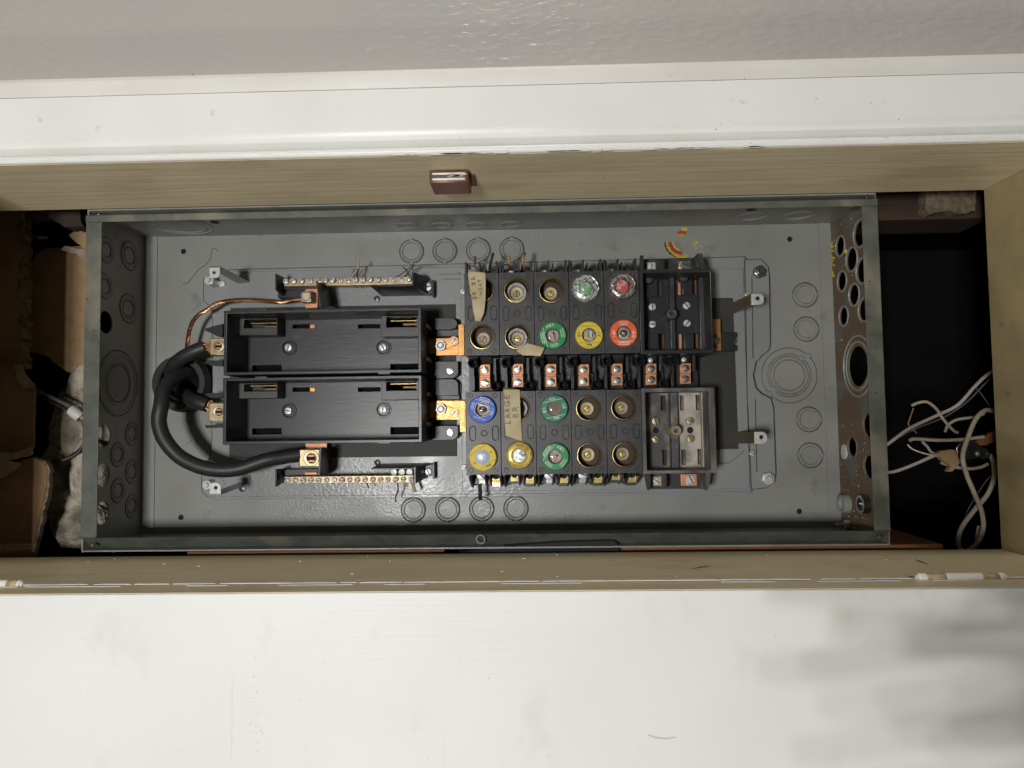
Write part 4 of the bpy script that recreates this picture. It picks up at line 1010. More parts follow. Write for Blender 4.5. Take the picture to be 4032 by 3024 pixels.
ulab = ['leftmost upper fuse block, both sockets empty, top one under curled tape', 'upper fuse block whose two empty sockets hold speckled pale washers',
        'upper fuse block with an empty top socket and a green fuse below', 'upper fuse block holding a clear glass fuse above a yellow one', 'upper fuse block holding a clear red-cored fuse above an orange one']
llab = ['lower fuse block holding a blue fuse above a yellow one', 'lower fuse block with tape over its top socket and an amber glass fuse below', 'lower fuse block holding two green fuses',
        'lower fuse block with two empty sockets, beside the two green fuses', 'lower fuse block with two empty sockets, touching the dusty pullout block']
GB = 'black twin fuse blocks'
UBK = []; LBK = []
for i in range(5):
    a, b = lin(ux0, ux5, i / 5), lin(ux0, ux5, (i + 1) / 5)
    UBK.append((fuse_block(a, b, uzb, uzt, (UT[i].x, UT[i].z), (UB[i].x, UB[i].z), ulab[i], GB), a, b))
    a, b = lin(lx0, lx5, i / 5), lin(lx0, lx5, (i + 1) / 5)
    LBK.append((fuse_block(a, b, lzb, lzt, (LT[i].x, LT[i].z), (LB[i].x, LB[i].z), llab[i], GB), a, b))
for t, p, mi, du, br in ((UBK[0][0], UT[0], 0, 1, 0), (UBK[1][0], UT[1], 1, 0, 0), (UBK[2][0], UT[2], 0, 0, 1), (UBK[0][0], UB[0], 0, 1, 0), (UBK[1][0], UB[1], 1, 1, 1),
                         (LBK[1][0], LT[1], 1, 1, 0), (LBK[3][0], LT[3], 0, 0, 1), (LBK[4][0], LT[4], 0, 1, 1), (LBK[3][0], LB[3], 0, 0, 1), (LBK[4][0], LB[4], 0, 1, 1)):
    empty_socket(t, p.x, p.z, mi, du, br)
# terminals and barrier fins above the upper blocks / below the lower blocks
def term_screw(par, p, r, h):
    screw(par, (p.x, -h, p.z), r, 'steel', 'slotdark', tall=.002)
for i in range(5):
    t, a, b = UBK[i]; w_ = b - a; sc_ = w_ / 433
    top = uzt
    def X(v): return a + v * sc_
    def ZZ(v): return top + (386 - v) * sc_
    part('terminal_bed', MB().box(X(4), X(429), -.046, -.018, top - .012, ZZ(262)), 'black', t, bev=.0005)
    for k, (xa, xb, zt_, hf) in enumerate(((8, 30, 228, .080), (38, 58, 236, .076), (178, 200, 228, .080), (240, 258, 236, .070), (392, 420, 224, .080))):
        part('barrier_fin', MB().prism([(-.019, top - .006), (-hf, top - .006), (-hf, ZZ(zt_)), (-.032, ZZ(zt_ + 14)), (-.019, ZZ(250))], X(xa), X(xb), 'X'), 'black', t)
    if i in (0, 1, 3):
        part('terminal_plate', MB().box(X(75), X(168), -.0495, -.0465, top - .008, ZZ(275)), 'brass' if i == 0 else 'steel', t, bev=.0004)
        screw(t, (X(125), -.0505, ZZ(345)), .0043, 'steel', 'slotdark', ang=(1.0, -.8, 0, .9, 0)[i], tall=.003)
    else:
        mb = MB(); k = 8; pts_ = []
        for j in range(k + 1): tt = j / k * PI / 2; pts_.append((-.052 + .010 * math.sin(tt) * 0.9, ZZ(375) + .0095 * (1 - math.cos(tt))))
        pts2 = [(y_ - .0012, z_ + .0008) for y_, z_ in pts_]
        mb.prism(pts_ + pts2[::-1], X(78), X(168), 'X'); mb.box(X(78), X(168), -.050, -.047, ZZ(300), ZZ(278))
        part('terminal_plate', mb, 'brass', t)
    mb = MB(); mb.box(X(330), X(390), -.054, -.050, ZZ(378), ZZ(350)); part('terminal_plate', mb, 'brass', t, bev=.0008)
    t, a, b = LBK[i]; w_ = b - a; sc_ = w_ / 433; bot = lzb
    def X(v): return a + v * sc_
    def ZZ(v): return bot - (v - 1328) * sc_
    part('terminal_bed', MB().box(X(4), X(429), -.040, -.018, ZZ(1490), bot + .012), 'black', t, bev=.0005)
    for k, (xa, xb, zt_, hf) in enumerate(((16, 40, 1535, .078), (205, 222, 1515, .070), (268, 286, 1520, .076), (400, 424, 1528, .080))):
        part('barrier_fin', MB().prism([(-.019, bot + .006), (-hf, bot + .006), (-hf, ZZ(1352)), (-.036, ZZ(zt_)), (-.019, ZZ(zt_))], X(xa), X(xb), 'X'), 'black', t)
    part('terminal_base', MB().box(X(290), X(400), -.0425, -.038, ZZ(1525), bot), 'dsteel' if i == 0 else 'black2', t, bev=.0004)
    def lugp(xa, xb, za, zb, h, name='terminal_lug'):
        m_x = (xa + xb) / 2; rr = .0042
        o = part(name, MB().prism([(X(xa), ZZ(zb)), (X(xb), ZZ(zb)), (X(xb), ZZ(za)), (X(xa), ZZ(za))], -h, -h + .003, 'Y', [circ(X(m_x), ZZ(za + (zb - za) * .46), rr, 20)]), 'brass', t, bev=.0004)
        part('lug_hole', MB().cyl(X(m_x), ZZ(za + (zb - za) * .46), rr, -h + .0024, -h + .0029, 16), 'hole', o)
        m = MB()
        for j in range(3): m.box(X(xa - 4), X(xb + 4), -h - .001 + j * .0012, -h + .004, ZZ(zb + 4 + j * 15 + 10), ZZ(zb + 4 + j * 15))
        part('lug_fold', m, 'brass', o)['kind'] = 'stuff'
        return o
    lugp(300, 395, 1316, 1428, .0555)
    if i in (1, 4): lugp(105, 195, 1312, 1400, .050)
    else:
        screw(t, (X(160), -.048, ZZ(1368)), .0056, 'steel', 'slotdark', ang=(.75, 0, .7, .3, 0)[i], tall=.0035)
        part('terminal_plate', MB().box(X(115), X(205), -.0475, -.0455, ZZ(1430), ZZ(1405)), 'brass', t, bev=.0005)
        part('terminal_post', MB().box(X(118), X(205), -.044, -.0400, ZZ(1490), ZZ(1430)), 'steel' if i == 0 else 'dsteel', t, bev=.0004)

# ================================================================== centre terminal strip between the two rows
ts = thing('terminal_strip', 'black centre strip with paired copper lugs running between the two rows of fuse blocks', 'terminal strip', (0.15, -.02, (uzb + lzt) / 2))
sx0 = ux0 + .0005; sx1 = P(Z7, 1470, 120, .06).x
part('strip_base', MB().box(sx0, sx1, -.040, -.0175, lzt - .004, uzb + .004), 'black', ts)
lugs = [(ZT, 380, 612, 300, 540, 585, 815), (ZT, 1097, 1330, 288, 525, 572, 795), (ZT, 1815, 2050, 290, 525, 560, 792),
        (Z6, 1574, 1705, -50, 82, 95, 222), (Z6, 1987, 2122, -60, 78, 86, 214), (Z7, 768, 900, -60, 66, 72, 206), (Z7, 1196, 1328, -64, 60, 66, 192)]
HLg = .064
for k, (Z_, x0, x1, ya, yb, yc, yd) in enumerate(lugs):
    for y0, y1 in ((ya, yb), (yc, yd)):
        a = rect(Z_, x0, y0, x1, y1, HLg)
        ch = (a[1] - a[0]) * .18
        poly_ = [(a[0], a[2]), (a[1], a[2]), (a[1], a[3]), (a[0] + (ch if y0 == ya else 0), a[3]), (a[0], a[3] - (ch if y0 == ya else 0))] if y0 == ya else [(a[0], a[2]), (a[1], a[2]), (a[1], a[3]), (a[0], a[3])]
        part('copper_lug', MB().prism(poly_, -HLg, -HLg + .010), 'copper', ts, bev=.0005)
        screw(ts, ((a[0] + a[1]) / 2 - .0001, -HLg - .0001, (a[2] + a[3]) / 2 - .0002), (a[1] - a[0]) * .355, 'dsteel', 'slot', tall=.0028, name='lug_screw')
    a = rect(Z_, x0 + (x1 - x0) * .05, yb - 6, x1 - (x1 - x0) * .05, yc + 6, HLg - .002)
    part('copper_bridge', MB().box(a[0], a[1], -HLg + .0022, -HLg + .008, a[2], a[3]), 'copper', ts)
pl = P(ZT, 496, 560, HLg).x; pr_ = P(Z7, 1262, 63, HLg).x; pit_ = (pr_ - pl) / 6
zu = P(ZT, 960, 262, .07).z; zd = P(ZT, 1460, 765, .07).z; zmid = (uzb + lzt) / 2
for k in range(7):
    xc = pl + pit_ * k
    # hollow moulded posts, one up-left and one down-right of every pair of lugs
    for xo, zz in ((-.0132, zu), (.0118, zd)):
        if k == 6 and xo > 0: continue
        part('hollow_post', MB().lathe([(.0036, -.045), (.0036, -.070), (.0044, -.0712), (.0052, -.0706), (.0054, -.069), (.0054, -.040)], xc + xo, zz, 26), 'black', ts)
        part('post_bore', MB().cyl(xc + xo, zz, .0037, -.052, -.0515, 20), 'hole', ts)
        part('post_web', MB().box(xc + xo - .0007, xc + xo + .0007, -.062, -.040, *((zz - .0135, zz - .0052) if xo < 0 else (zz + .0052, zz + .0135))), 'black', ts)
    part('divider', MB().box(xc - .0150, xc - .0118, -.060, -.040, lzt + .001, zmid - .0005), 'black', ts, bev=.0003)
    part('divider', MB().box(xc + .0092, xc + .0124, -.060, -.040, zmid + .0005, uzb - .001), 'black', ts, bev=.0003)
    part('sloped_back', MB().prism([(-.041, uzb - .0108), (-.058, uzb - .0015), (-.060, uzb + .002), (-.041, uzb + .002)], xc - .0052, xc + .0072, 'X'), 'black2', ts)
    part('sloped_back', MB().prism([(-.041, uzb - .0040), (-.062, uzb - .0030), (-.064, uzb + .002), (-.041, uzb + .002)], xc - .0185, xc - .0082, 'X'), 'black2', ts)
    if k > 4:
        part('strip_screw', MB().lathe([(.0001, -.004), (.0025, -.0035), (.0032, 0)], xc, uzb - .006, 14, 'Y', -.055), 'steel', ts)

# ================================================================== two larger pullout blocks on the right
def pullout(Z_, outer, inner, h, hf, slots, scr, post, ridge, lab, dusty, sidestrip):
    t = thing('pullout_block', lab, 'pullout block', tuple(P(Z_, (outer[0] + outer[2]) / 2, (outer[1] + outer[3]) / 2, hf)), 'pullout blocks beside the fuse blocks')
    o_ = rect(Z_, *outer, h); i_ = rect(Z_, *inner, h)
    part('housing', MB().prism([(o_[0] + .0003, o_[2]), (o_[1], o_[2]), (o_[1], o_[3]), (o_[0] + .0003, o_[3])], -h, -.022, 'Y', [[(i_[0], i_[2]), (i_[1], i_[2]), (i_[1], i_[3]), (i_[0], i_[3])]]), 'rimdust' if dusty else 'black', t, bev=.0006)
    hs = []
    for s_ in slots:
        b = rect(Z_, *s_[:4], hf); hs.append([(b[0], b[2]), (b[1], b[2]), (b[1], b[3]), (b[0], b[3])])
    xm = P(Z_, ridge[1], 700, hf).x
    lf = [h_ for h_, s_ in zip(hs, slots) if h_[0][0] < xm]; rf = [h_ for h_, s_ in zip(hs, slots) if h_[0][0] >= xm]
    part('floor', MB().prism([(i_[0] - .0003, i_[2] - .0003), (xm, i_[2] - .0003), (xm, i_[3] + .0003), (i_[0] - .0003, i_[3] + .0003)], -hf, -hf + .006, 'Y', lf), 'dusty' if dusty else 'black', t)
    part('floor', MB().prism([(xm + .00002, i_[2] - .0003), (i_[1] + .0003, i_[2] - .0003), (i_[1] + .0003, i_[3] + .0003), (xm + .00002, i_[3] + .0003)], -hf + .0006, -hf + .006, 'Y', rf), 'dustier' if dusty else 'black', t)
    part('under_plate', MB().box(i_[0] + .001, i_[1] - .001, -hf + .020, -hf + .021, i_[2] + .001, i_[3] - .001), 'void', t)
    for s_ in slots:
        b = rect(Z_, *s_[:4], hf); w_ = b[1] - b[0]
        part('slot_jaw', MB().box(b[0] + w_ * s_[5], b[0] + w_ * s_[6], -hf + .0015, -hf + .016, b[2] + .0006, b[3] - .0006), s_[4], t)
    a = rect(Z_, ridge[0], ridge[2], ridge[1], ridge[3], hf + .012)
    part('centre_rib', MB().box(a[0], a[1], -hf - .012, -hf - .0002, max(a[2], i_[2]), min(a[3], i_[3])), 'dusty' if dusty else 'black2', t, bev=.0006)
    for rx0, rx1, m in sidestrip:
        a = rect(Z_, rx0, inner[1], rx1, inner[3], hf + .008)
        part('side_step', MB().box(a[0], min(a[1], i_[1] + .0005), -hf - .008, -hf - .0002, i_[2] - .0002, i_[3] + .0002), m, t, bev=.0006)
    for x, y, an in scr:
        p = P(Z_, x, y, hf + .004)
        screw(t, (p.x, -hf - .002, p.z), S(47 / 3.16, hf), 'tan_metal' if dusty else 'steel', 'slotdark', ang=an, tall=.0032)
    p = P(Z_, *post, hf + .018)
    part('centre_post', MB().lathe([(.0022, -.008), (.0022, -.0195), (.0035, -.020), (.0056, -.0195), (.0062, -.018), (.0070, -.0005)], p.x, p.z, 28, 'Y', -hf), 'torn' if dusty else 'black2', t)
    part('post_bore', MB().cyl(p.x, p.z, .0023, -hf - .009, -hf - .008, 14), 'hole' if not dusty else 'dusty', t)
    return t, o_, i_
sl5 = [(920, 488, 972, 692, 'wood', .3, .95), (1168, 482, 1207, 672, 'copper', .05, .9), (1352, 470, 1410, 668, 'copperd', .5, .85), (932, 1150, 996, 1348, 'copperd', .75, .95), (1180, 1148, 1226, 1346, 'copper', .1, .8), (1368, 1140, 1426, 1336, 'copperd', .5, .9)]
pu, puo, pui = pullout(Z5, (692, 338, 1592, 1402), (746, 386, 1575, 1352), .083, .046, sl5, ((850, 815, 1.55), (1277, 800, .9), (852, 1032, 0), (1283, 1020, 2.2)), (1095, 902), (1072, 1132, 386, 1352),
                       'clean black open pullout block at the upper right of the fuse blocks', False, ((1440, 1580, 'black2'),))
sl7 = [(952, 342, 1012, 525, 'wood', .4, .95), (1192, 340, 1240, 525, 'dusty', .4, .9), (1390, 330, 1446, 522, 'dusty', .3, .9), (974, 1015, 1026, 1206, 'black', .4, .9), (1212, 1014, 1266, 1202, 'dusty', .4, .9), (1414, 1006, 1468, 1200, 'dusty', .3, .9)]
pd_, pdo, pdi = pullout(Z7, (724, 246, 1632, 1302), (776, 296, 1560, 1262), .083, .046, sl7, ((888, 660, 1.3), (1317, 656, .3), (891, 886, .8), (1326, 880, .9)), (1142, 776), (1084, 1172, 296, 1262),
                        'open pullout block caked in tan dust at the lower right of the fuse blocks', True, ((1470, 1570, 'dustier'),))
for x, y in ((893, 772), (1321, 770)):
    p = P(Z7, x, y, .046); part('pin_hole', MB().lathe([(.0001, -.0006), (.0022, -.0006), (.0032, -.0010), (.0036, 0)], p.x, p.z, 16, 'Y', -.046), 'hole', pd_)
for (x0, y0, x1, y1, h_) in ((782, 470, 915, 690, .049), (792, 1148, 925, 1345, .049), (1250, 1150, 1365, 1345, .049), (1225, 480, 1345, 660, .048), (1440, 1140, 1535, 1350, .052)):
    m = MB(); m.zbox(Z5, x0, y0, x1, y1, h_, .0462); part('raised_pad', m, 'black', pu, bev=.0005)
for x, y, r in ((810, 465, .006), (1245, 435, .0065)):
    p = P(Z5, x, y, .056); part('moulded_boss', MB().lathe([(.0001, -.010), (r * .8, -.0095), (r, -.007), (r, 0)], p.x, p.z, 18, 'Y', -.046), 'black2', pu)
# rims, shelves, terminals of the two pullout blocks
def pull_terms(t, Z_, shelf, plates, fins, up):
    m = MB(); m.zbox(Z_, *shelf, .050, .018); part('terminal_shelf', m, 'black2', t, bev=.0006)
    for (x0, y0, x1, y1, mm, cx, cy, r, an) in plates:
        m = MB(); m.zbox(Z_, x0, y0, x1, y1, .053, .0502); part('terminal_plate', m, mm, t, bev=.0005)
        p = P(Z_, cx, cy, .054); screw(t, (p.x, -.0532, p.z), S(r / 3.16, .054), 'steel' if an is not None else 'dsteel', 'slotdark', ang=an or .6, tall=.002)
    for f_ in fins:
        m = MB(); hexa(m, [P(Z_, x, y, .080) for x, y in f_[0]], [P(Z_, x, y, .048) for x, y in f_[1]]); part('barrier_fin', m, f_[2], t)
pull_terms(pu, Z5, (742, 215, 1440, 372), ((784, 262, 890, 352, 'steel', 838, 312, 42, 1.57), (1178, 246, 1318, 345, 'tan_metal', 1262, 298, 54, None)),
           (([(690, 178), (742, 175), (742, 355), (690, 358)], [(700, 215), (742, 214), (742, 352), (700, 354)], 'black'),
            ([(1412, 152), (1470, 150), (1510, 340), (1440, 345)], [(1330, 235), (1372, 233), (1400, 345), (1352, 347)], 'black2'),
            ([(958, 222), (1000, 220), (1000, 350), (958, 352)], [(930, 222), (948, 221), (948, 350), (930, 352)], 'black')), True)
pull_terms(pd_, Z7, (830, 1290, 1530, 1498), ((846, 1345, 962, 1464, 'tan_metal', 900, 1400, 46, .6), (1206, 1318, 1402, 1462, 'copper', 1330, 1388, 52, 1.1)),
           (([(740, 1310), (822, 1312), (818, 1515), (782, 1516)], [(770, 1310), (838, 1312), (838, 1490), (800, 1492)], 'black'),
            ([(1520, 1300), (1582, 1296), (1545, 1520), (1512, 1518)], [(1420, 1315), (1512, 1312), (1500, 1500), (1440, 1500)], 'dusty'),
            ([(988, 1316), (1028, 1316), (1028, 1490), (988, 1490)], [(985, 1320), (1015, 1320), (1015, 1488), (985, 1488)], 'black2')), False)
m = MB(); m.zbox(Z7, 1268, 1335, 1300, 1455, .056, .053); part('terminal_plate', m, 'steel', pd_)
# copper end strap and its black clip at the right of the upper pullout block
m = MB(); m.zbox(Z5, 1598, 966, 1702, 1366, .036, .0335); o = part('copper_strap', m, 'copper2', pu, bev=.0004)
p = P(Z5, 1642, 1240, .037); screw(pu, tuple(p), S(46 / 3.16, .037), 'dsteel', 'slot', ang=.35, tall=.003)
for y in (1178, 1315):
    p = P(Z5, 1634, y, .0362); part('strap_hole', MB().cyl(p.x, p.z, .0016, -.0363, -.0355, 14), 'hole', o)
mb = MB(); pp = [P(Z5, x, y, .030) for x, y in ((1702, 1132), (1898, 1132), (1902, 1195), (1870, 1200), (1862, 1245), (1872, 1292), (1904, 1298), (1900, 1366), (1702, 1368))]
part('end_clip', mb.prism([(p.x, p.z) for p in pp], -.030, -.0195), 'black', pu, bev=.0005)
p = P(Z5, 1848, 1243, .026); screw(pu, tuple(p), S(42 / 3.16, .026), 'dsteel', 'slot', ang=.1, tall=.003)

# ================================================================== plug fuses
def loc(name, me, parent, l=(0, 0, 0), rot=(0, 0, 0)):
    o = bpy.data.objects.new(name, me); COL.objects.link(o); o.parent = parent; o.location = l; o.rotation_euler = rot
    WL[o] = Vector((0, 0, 0)); return o
RF = .0148
yL = -.0070
def label_ring(m, ri=.0076): return MB().lathe([(ri, yL + .0004), (ri, yL), (RF * .93, yL), (RF * .955, yL + .0005)], n=56).mesh('label', MT[m])
BODY = {}
def fbody(m):
    if m not in BODY:
        BODY[m] = MB().lathe([(RF * .94, yL + .0003), (RF * .985, yL + .0006), (RF, yL + .0016), (RF, -.0022), (RF * .94, -.0006), (.0128, .0008), (.0126, .016)], n=56).mesh('fuse_body', MT[m])
    return BODY[m]
CUP = MB().lathe([(.0075, yL + .0002), (.0074, -.002), (.0066, .0012), (.0001, .0016)], n=32).mesh('cup', MT['cup'])
WIN = MB().lathe([(.0075, yL + .0005), (.0062, yL - .0002), (.004, yL - .0007), (.0001, yL - .0009)], n=32).mesh('window', MT['glass'])
def chord(t, dist, m, th=.00022, lim=RF * .925):
    l_ = math.sqrt(max(0, lim ** 2 - dist ** 2))
    loc('printed_line', MB().box(-l_, l_, yL - .00012, yL + .0002, dist - th, dist + th).mesh('printed_line', MT[m]), t)
def letter(t, s, x, z, size, m, ang=0, bold=0.00004):
    loc('lettering', text_mesh(s, size, m, bold), t, (x, yL - .00006, z), (PI / 2, -math.radians(ang), 0))
def element(t, kind):
    if kind == 'bar':
        loc('fuse_link', MB().box(-.0055, .0005, -.0025, -.0012, -.0012, .0008).mesh('fuse_link', MT['copper']), t)
        loc('fuse_link', MB().lathe([(.0001, -.0048), (.0012, -.0045), (.0014, -.0005)], .0015, -.0005, 14).mesh('fuse_link', MT['dsteel']), t)
        loc('fuse_link', MB().box(.0018, .0058, -.0022, -.0012, -.0016, .0002).mesh('fuse_link', MT['cup']), t)
    elif kind == 'spring':
        m = MB(); pts = [(.0030 * math.cos(a * .7), -.001 - a * .00028, .0030 * math.sin(a * .7)) for a in range(20)]
        m.tube(pts, .0006, 8, 3); loc('fuse_spring', m.mesh('fuse_spring', MT['dsteel']), t)
        loc('fuse_link', MB().box(-.0065, .0060, -.0042, -.0038, .0042, .0050).mesh('fuse_link', MT['steel']), t)
        loc('fuse_link', MB().lathe([(.0001, -.0030), (.0018, -.0026), (.0022, -.0005)], 0, -.001, 16).mesh('fuse_link', MT['tan_metal']), t)
    elif kind == 'strip':
        loc('fuse_link', MB().box(-.0035, -.0005, -.0042, -.0012, -.0045, .0022).mesh('fuse_link', MT['steel']), t)
        loc('fuse_link', MB().box(.0004, .0042, -.0036, -.0012, -.0030, .0024).mesh('fuse_link', MT['tan_metal']), t)
        loc('fuse_link', MB().box(-.0050, .0048, -.0026, -.0015, .0024, .0040).mesh('fuse_link', MT['brass']), t)
    elif kind == 'sand':
        loc('sand_fill', MB().lathe([(.0074, -.0030), (.0040, -.0036), (.0001, -.0034)], n=24).mesh('sand_fill', MT['torn']), t)
def fuse(name, lab, pos, ang, ring, body, style, el, h=HBK):
    t = thing(name, lab, 'plug fuse', (pos.x, -h, pos.z), 'screw-in plug fuses')
    t.rotation_euler = (0, -math.radians(ang), 0)
    loc('fuse_body', fbody(body), t); loc('label', label_ring(ring), t); loc('cup', CUP, t); loc('window', WIN, t)
    element(t, el)
    c = 'lprint'
    if style == 'brand_t':                        # brand band on top, amps at the right, mark at the left
        chord(t, .0088, c); chord(t, .0122, c, .0003)
        letter(t, 'Bussmann', 0, .0104, .0030, c, 0, .00008)
        letter(t, '20', .0104, 0, .0036, c, 0, .0001); letter(t, 'T', .0104, .0030, .0026, c); letter(t, 'AMP', .0105, -.0026, .0017, c)
        letter(t, 'UL', -.0106, .0036, .0018, c); loc('printed_mark', MB().lathe([(.0014, yL - .0001), (.0018, yL - .0001)], -.0106, .0036, 20).mesh('printed_mark', MT[c]), t)
        letter(t, 'LISTED\nFUSE\n125V', -.0106, -.0012, .0014, c)
        letter(t, 'TIME DELAY', 0, -.0095, .0016, c); letter(t, 'BUSSMANN DIV.', 0, -.0118, .0014, c)
    elif style == 'brand_tl':
        chord(t, .0082, c); chord(t, .0124, c, .0003)
        letter(t, 'Bussmann', 0, .0103, .0032, c, 0, .00008)
        letter(t, 'TL', .0106, .0034, .0028, c, 0, .0001); letter(t, '30', .0108, .0002, .0036, c, 0, .0001); letter(t, 'AMP', .0108, -.0030, .0019, c)
        letter(t, 'UL', -.0104, .0034, .0018, c); loc('printed_mark', MB().lathe([(.0014, yL - .0001), (.0018, yL - .0001)], -.0104, .0034, 20).mesh('printed_mark', MT[c]), t)
        letter(t, 'LISTED\nFUSE\n125V', -.0106, -.0014, .0016, c)
        letter(t, 'TIME DELAY', 0, -.0095, .0017, c); letter(t, 'INTERRUPTING', 0, -.0119, .0015, c)
    elif style == 'tron':
        chord(t, .0086, c, .00025); chord(t, -.0086, c, .00025)
        letter(t, 'Buss', 0, .0106, .0032, c, 0, .00008); letter(t, 'Tron', 0, -.0106, .0032, c, 0, .00008)
        letter(t, '30', .0106, .0006, .0040, c, 0, .0001); letter(t, 'AMP', .0108, -.0026, .0018, c)
        letter(t, 'TL', -.0106, .0006, .0040, c, 0, .0001); letter(t, 'TYPE', -.0108, -.0026, .0016, c)
    elif style == 'yellow':
        c = 'kprint'
        chord(t, .0084, c, .00018); chord(t, -.0096, c, .00018); chord(t, .0124, c, .0001)
        letter(t, 'Buss', 0, .0104, .0031, c, 0, .0001)
        letter(t, '30', .0106, .0004, .0036, c, 0, .00006); letter(t, 'AMP', .0108, -.0026, .0018, c)
        letter(t, 'W', -.0106, .0004, .0034, c, 0, .00006); letter(t, 'TYPE', -.0108, -.0026, .0016, c)
    elif style == 'blue':
        chord(t, .0088, c, .0002); chord(t, .0124, c, .0003)
        letter(t, 'Bussmann', 0, .0105, .0030, c, 0, .00006)
        letter(t, 'T', .0108, .0030, .0026, c); letter(t, '15', .0108, 0, .0036, c, 0, .0001); letter(t, 'AMP', .0108, -.0026, .0017, c)
        letter(t, 'UL', -.0106, .0032, .0018, c); loc('printed_mark', MB().lathe([(.0014, yL - .0001), (.0018, yL - .0001)], -.0106, .0032, 20).mesh('printed_mark', MT[c]), t)
        letter(t, 'LISTED\nFUSE\n125V', -.0106, -.0012, .0014, c); letter(t, 'TIME DELAY FUSE', 0, -.0100, .0017, c)
        hx = circ(0, 0, .0090, 6, .5); hi = circ(0, 0, .0085, 6, .5)
        loc('printed_outline', MB().prism(hx, yL - .0001, yL + .0002, 'Y', [hi]).mesh('printed_outline', MT[c]), t)
    if style == 'frost':
        c = 'kprint'; chord(t, .0092, c, .00018); chord(t, -.0092, c, .00018)
        letter(t, 'Buss', 0, .0110, .0030, c, 0, .0001); letter(t, '30', .0104, 0, .0032, c); letter(t, 'W', -.0104, 0, .0030, c)
        loc('frosted_disc', MB().lathe([(.0076, yL - .0001), (.006, yL - .0009), (.0001, yL - .0012)], n=32).mesh('frosted_disc', MT['frost']), t)
    return t
GBLOCK = '%s'
fuse('plug_fuse', 'green thirty amp fuse in the upper row, left of the yellow one', UB[2], 103, 'lgreen', 'lgreen', 'brand_tl', 'bar')
fuse('plug_fuse', 'bright yellow fuse with black print in the upper row between green and orange fuses', UB[3], 180, 'lyell', 'lyell', 'yellow', 'strip')
fuse('plug_fuse', 'orange twenty amp fuse with white print at the right of the upper row', UB[4], 180, 'lorng', 'lorng', 'brand_t', 'spring')
fuse('plug_fuse', 'blue fifteen amp fuse with a six-sided outline round its window', LT[0], -17, 'lblue', 'lblue', 'blue', 'spring')
fuse('plug_fuse', 'teal green thirty amp fuse with two white lines, just above another green fuse', LT[2], 192, 'lteal', 'lteal', 'tron', 'sand')
fuse('plug_fuse', 'yellow fuse with a frosted bluish window at the lower left of the rows', LB[0], 214, 'lyell', 'lyell', 'frost', None)
fuse('plug_fuse', 'green fuse with a copper link in its window at the bottom of the rows', LB[2], 53, 'lgreen', 'lgreen', 'brand_tl', 'bar')
def glass_fuse(lab, pos, body, core, txt, tm, ang=0):
    t = thing('plug_fuse', lab, 'plug fuse', (pos.x, -HBK, pos.z), 'screw-in plug fuses')
    t.rotation_euler = (0, -math.radians(ang), 0)
    pr = [(.0126, .016), (.0128, .0006), (RF * .97, -.0004), (RF * 1.01, -.0024), (RF * 1.0, -.0050), (RF * .93, -.0064), (RF * .86, -.0060), (RF * .80, -.0064), (RF * .62, -.0066), (RF * .56, -.0060), (RF * .52, -.0070), (.0068, -.0074)]
    loc('glass_body', MB().lathe(pr, n=60).mesh('glass_body', MT[body]), t)
    loc('core_disc', MB().lathe([(.0069, -.0058), (.0001, -.0060)], n=30).mesh('core_disc', MT[core]), t)
    loc('window', MB().lathe([(.0070, -.0073), (.0055, -.0082), (.003, -.0087), (.0001, -.0089)], n=32).mesh('window', MT['glass']), t)
    mb = MB()
    for i in range(44):
        a = 2 * PI * i / 44; mb.lathe([(.0001, -.0045), (.0006, -.0040), (.0007, -.0020)], RF * 1.0 * math.cos(a), RF * 1.0 * math.sin(a), 6)
    loc('knurl', mb.mesh('knurl', MT[body]), t)['kind'] = 'stuff'
    for s_, a0 in txt:
        st_ = 13.5
        for i, ch in enumerate(s_):
            a = math.radians(a0 - st_ * i)
            o = loc('lettering', text_mesh(ch, .0030, tm, .0001), t, (.0106 * math.cos(a), -.0067, .0106 * math.sin(a)), (PI / 2, -(a - PI / 2), 0))
    return t
glass_fuse('clear glass fuse with a pale green core at the top of the upper row', UT[3], 'sglass', 'sgreen', (('ELECTRIC', 150), ('125V', 330)), 'rimw')
o = glass_fuse('smoky glass fuse with a red and white core at the upper right of the rows', UT[4], 'smoke', 'sred', (('BUSSMANN', 150), ('FUSE', 330)), 'cup', 10)
loc('core_lettering', text_mesh('10', .0034, 'lprint', .0001), o, (-.002, -.0062, .001), (PI / 2, -.3, 0))
g3 = glass_fuse('amber glass fuse with a silver centre below the lower tape strip', LB[1], 'samb', 'sglass', (('ELECTRIC', 205), ('GENERAL', 20)), 'brassd', 0)
loc('green_sliver', MB().prism([(-.005, .001), (-.002, .0052), (.001, .0055), (-.002, .001)], -.0062, -.0058).mesh('green_sliver', MT['sgreen']), g3)

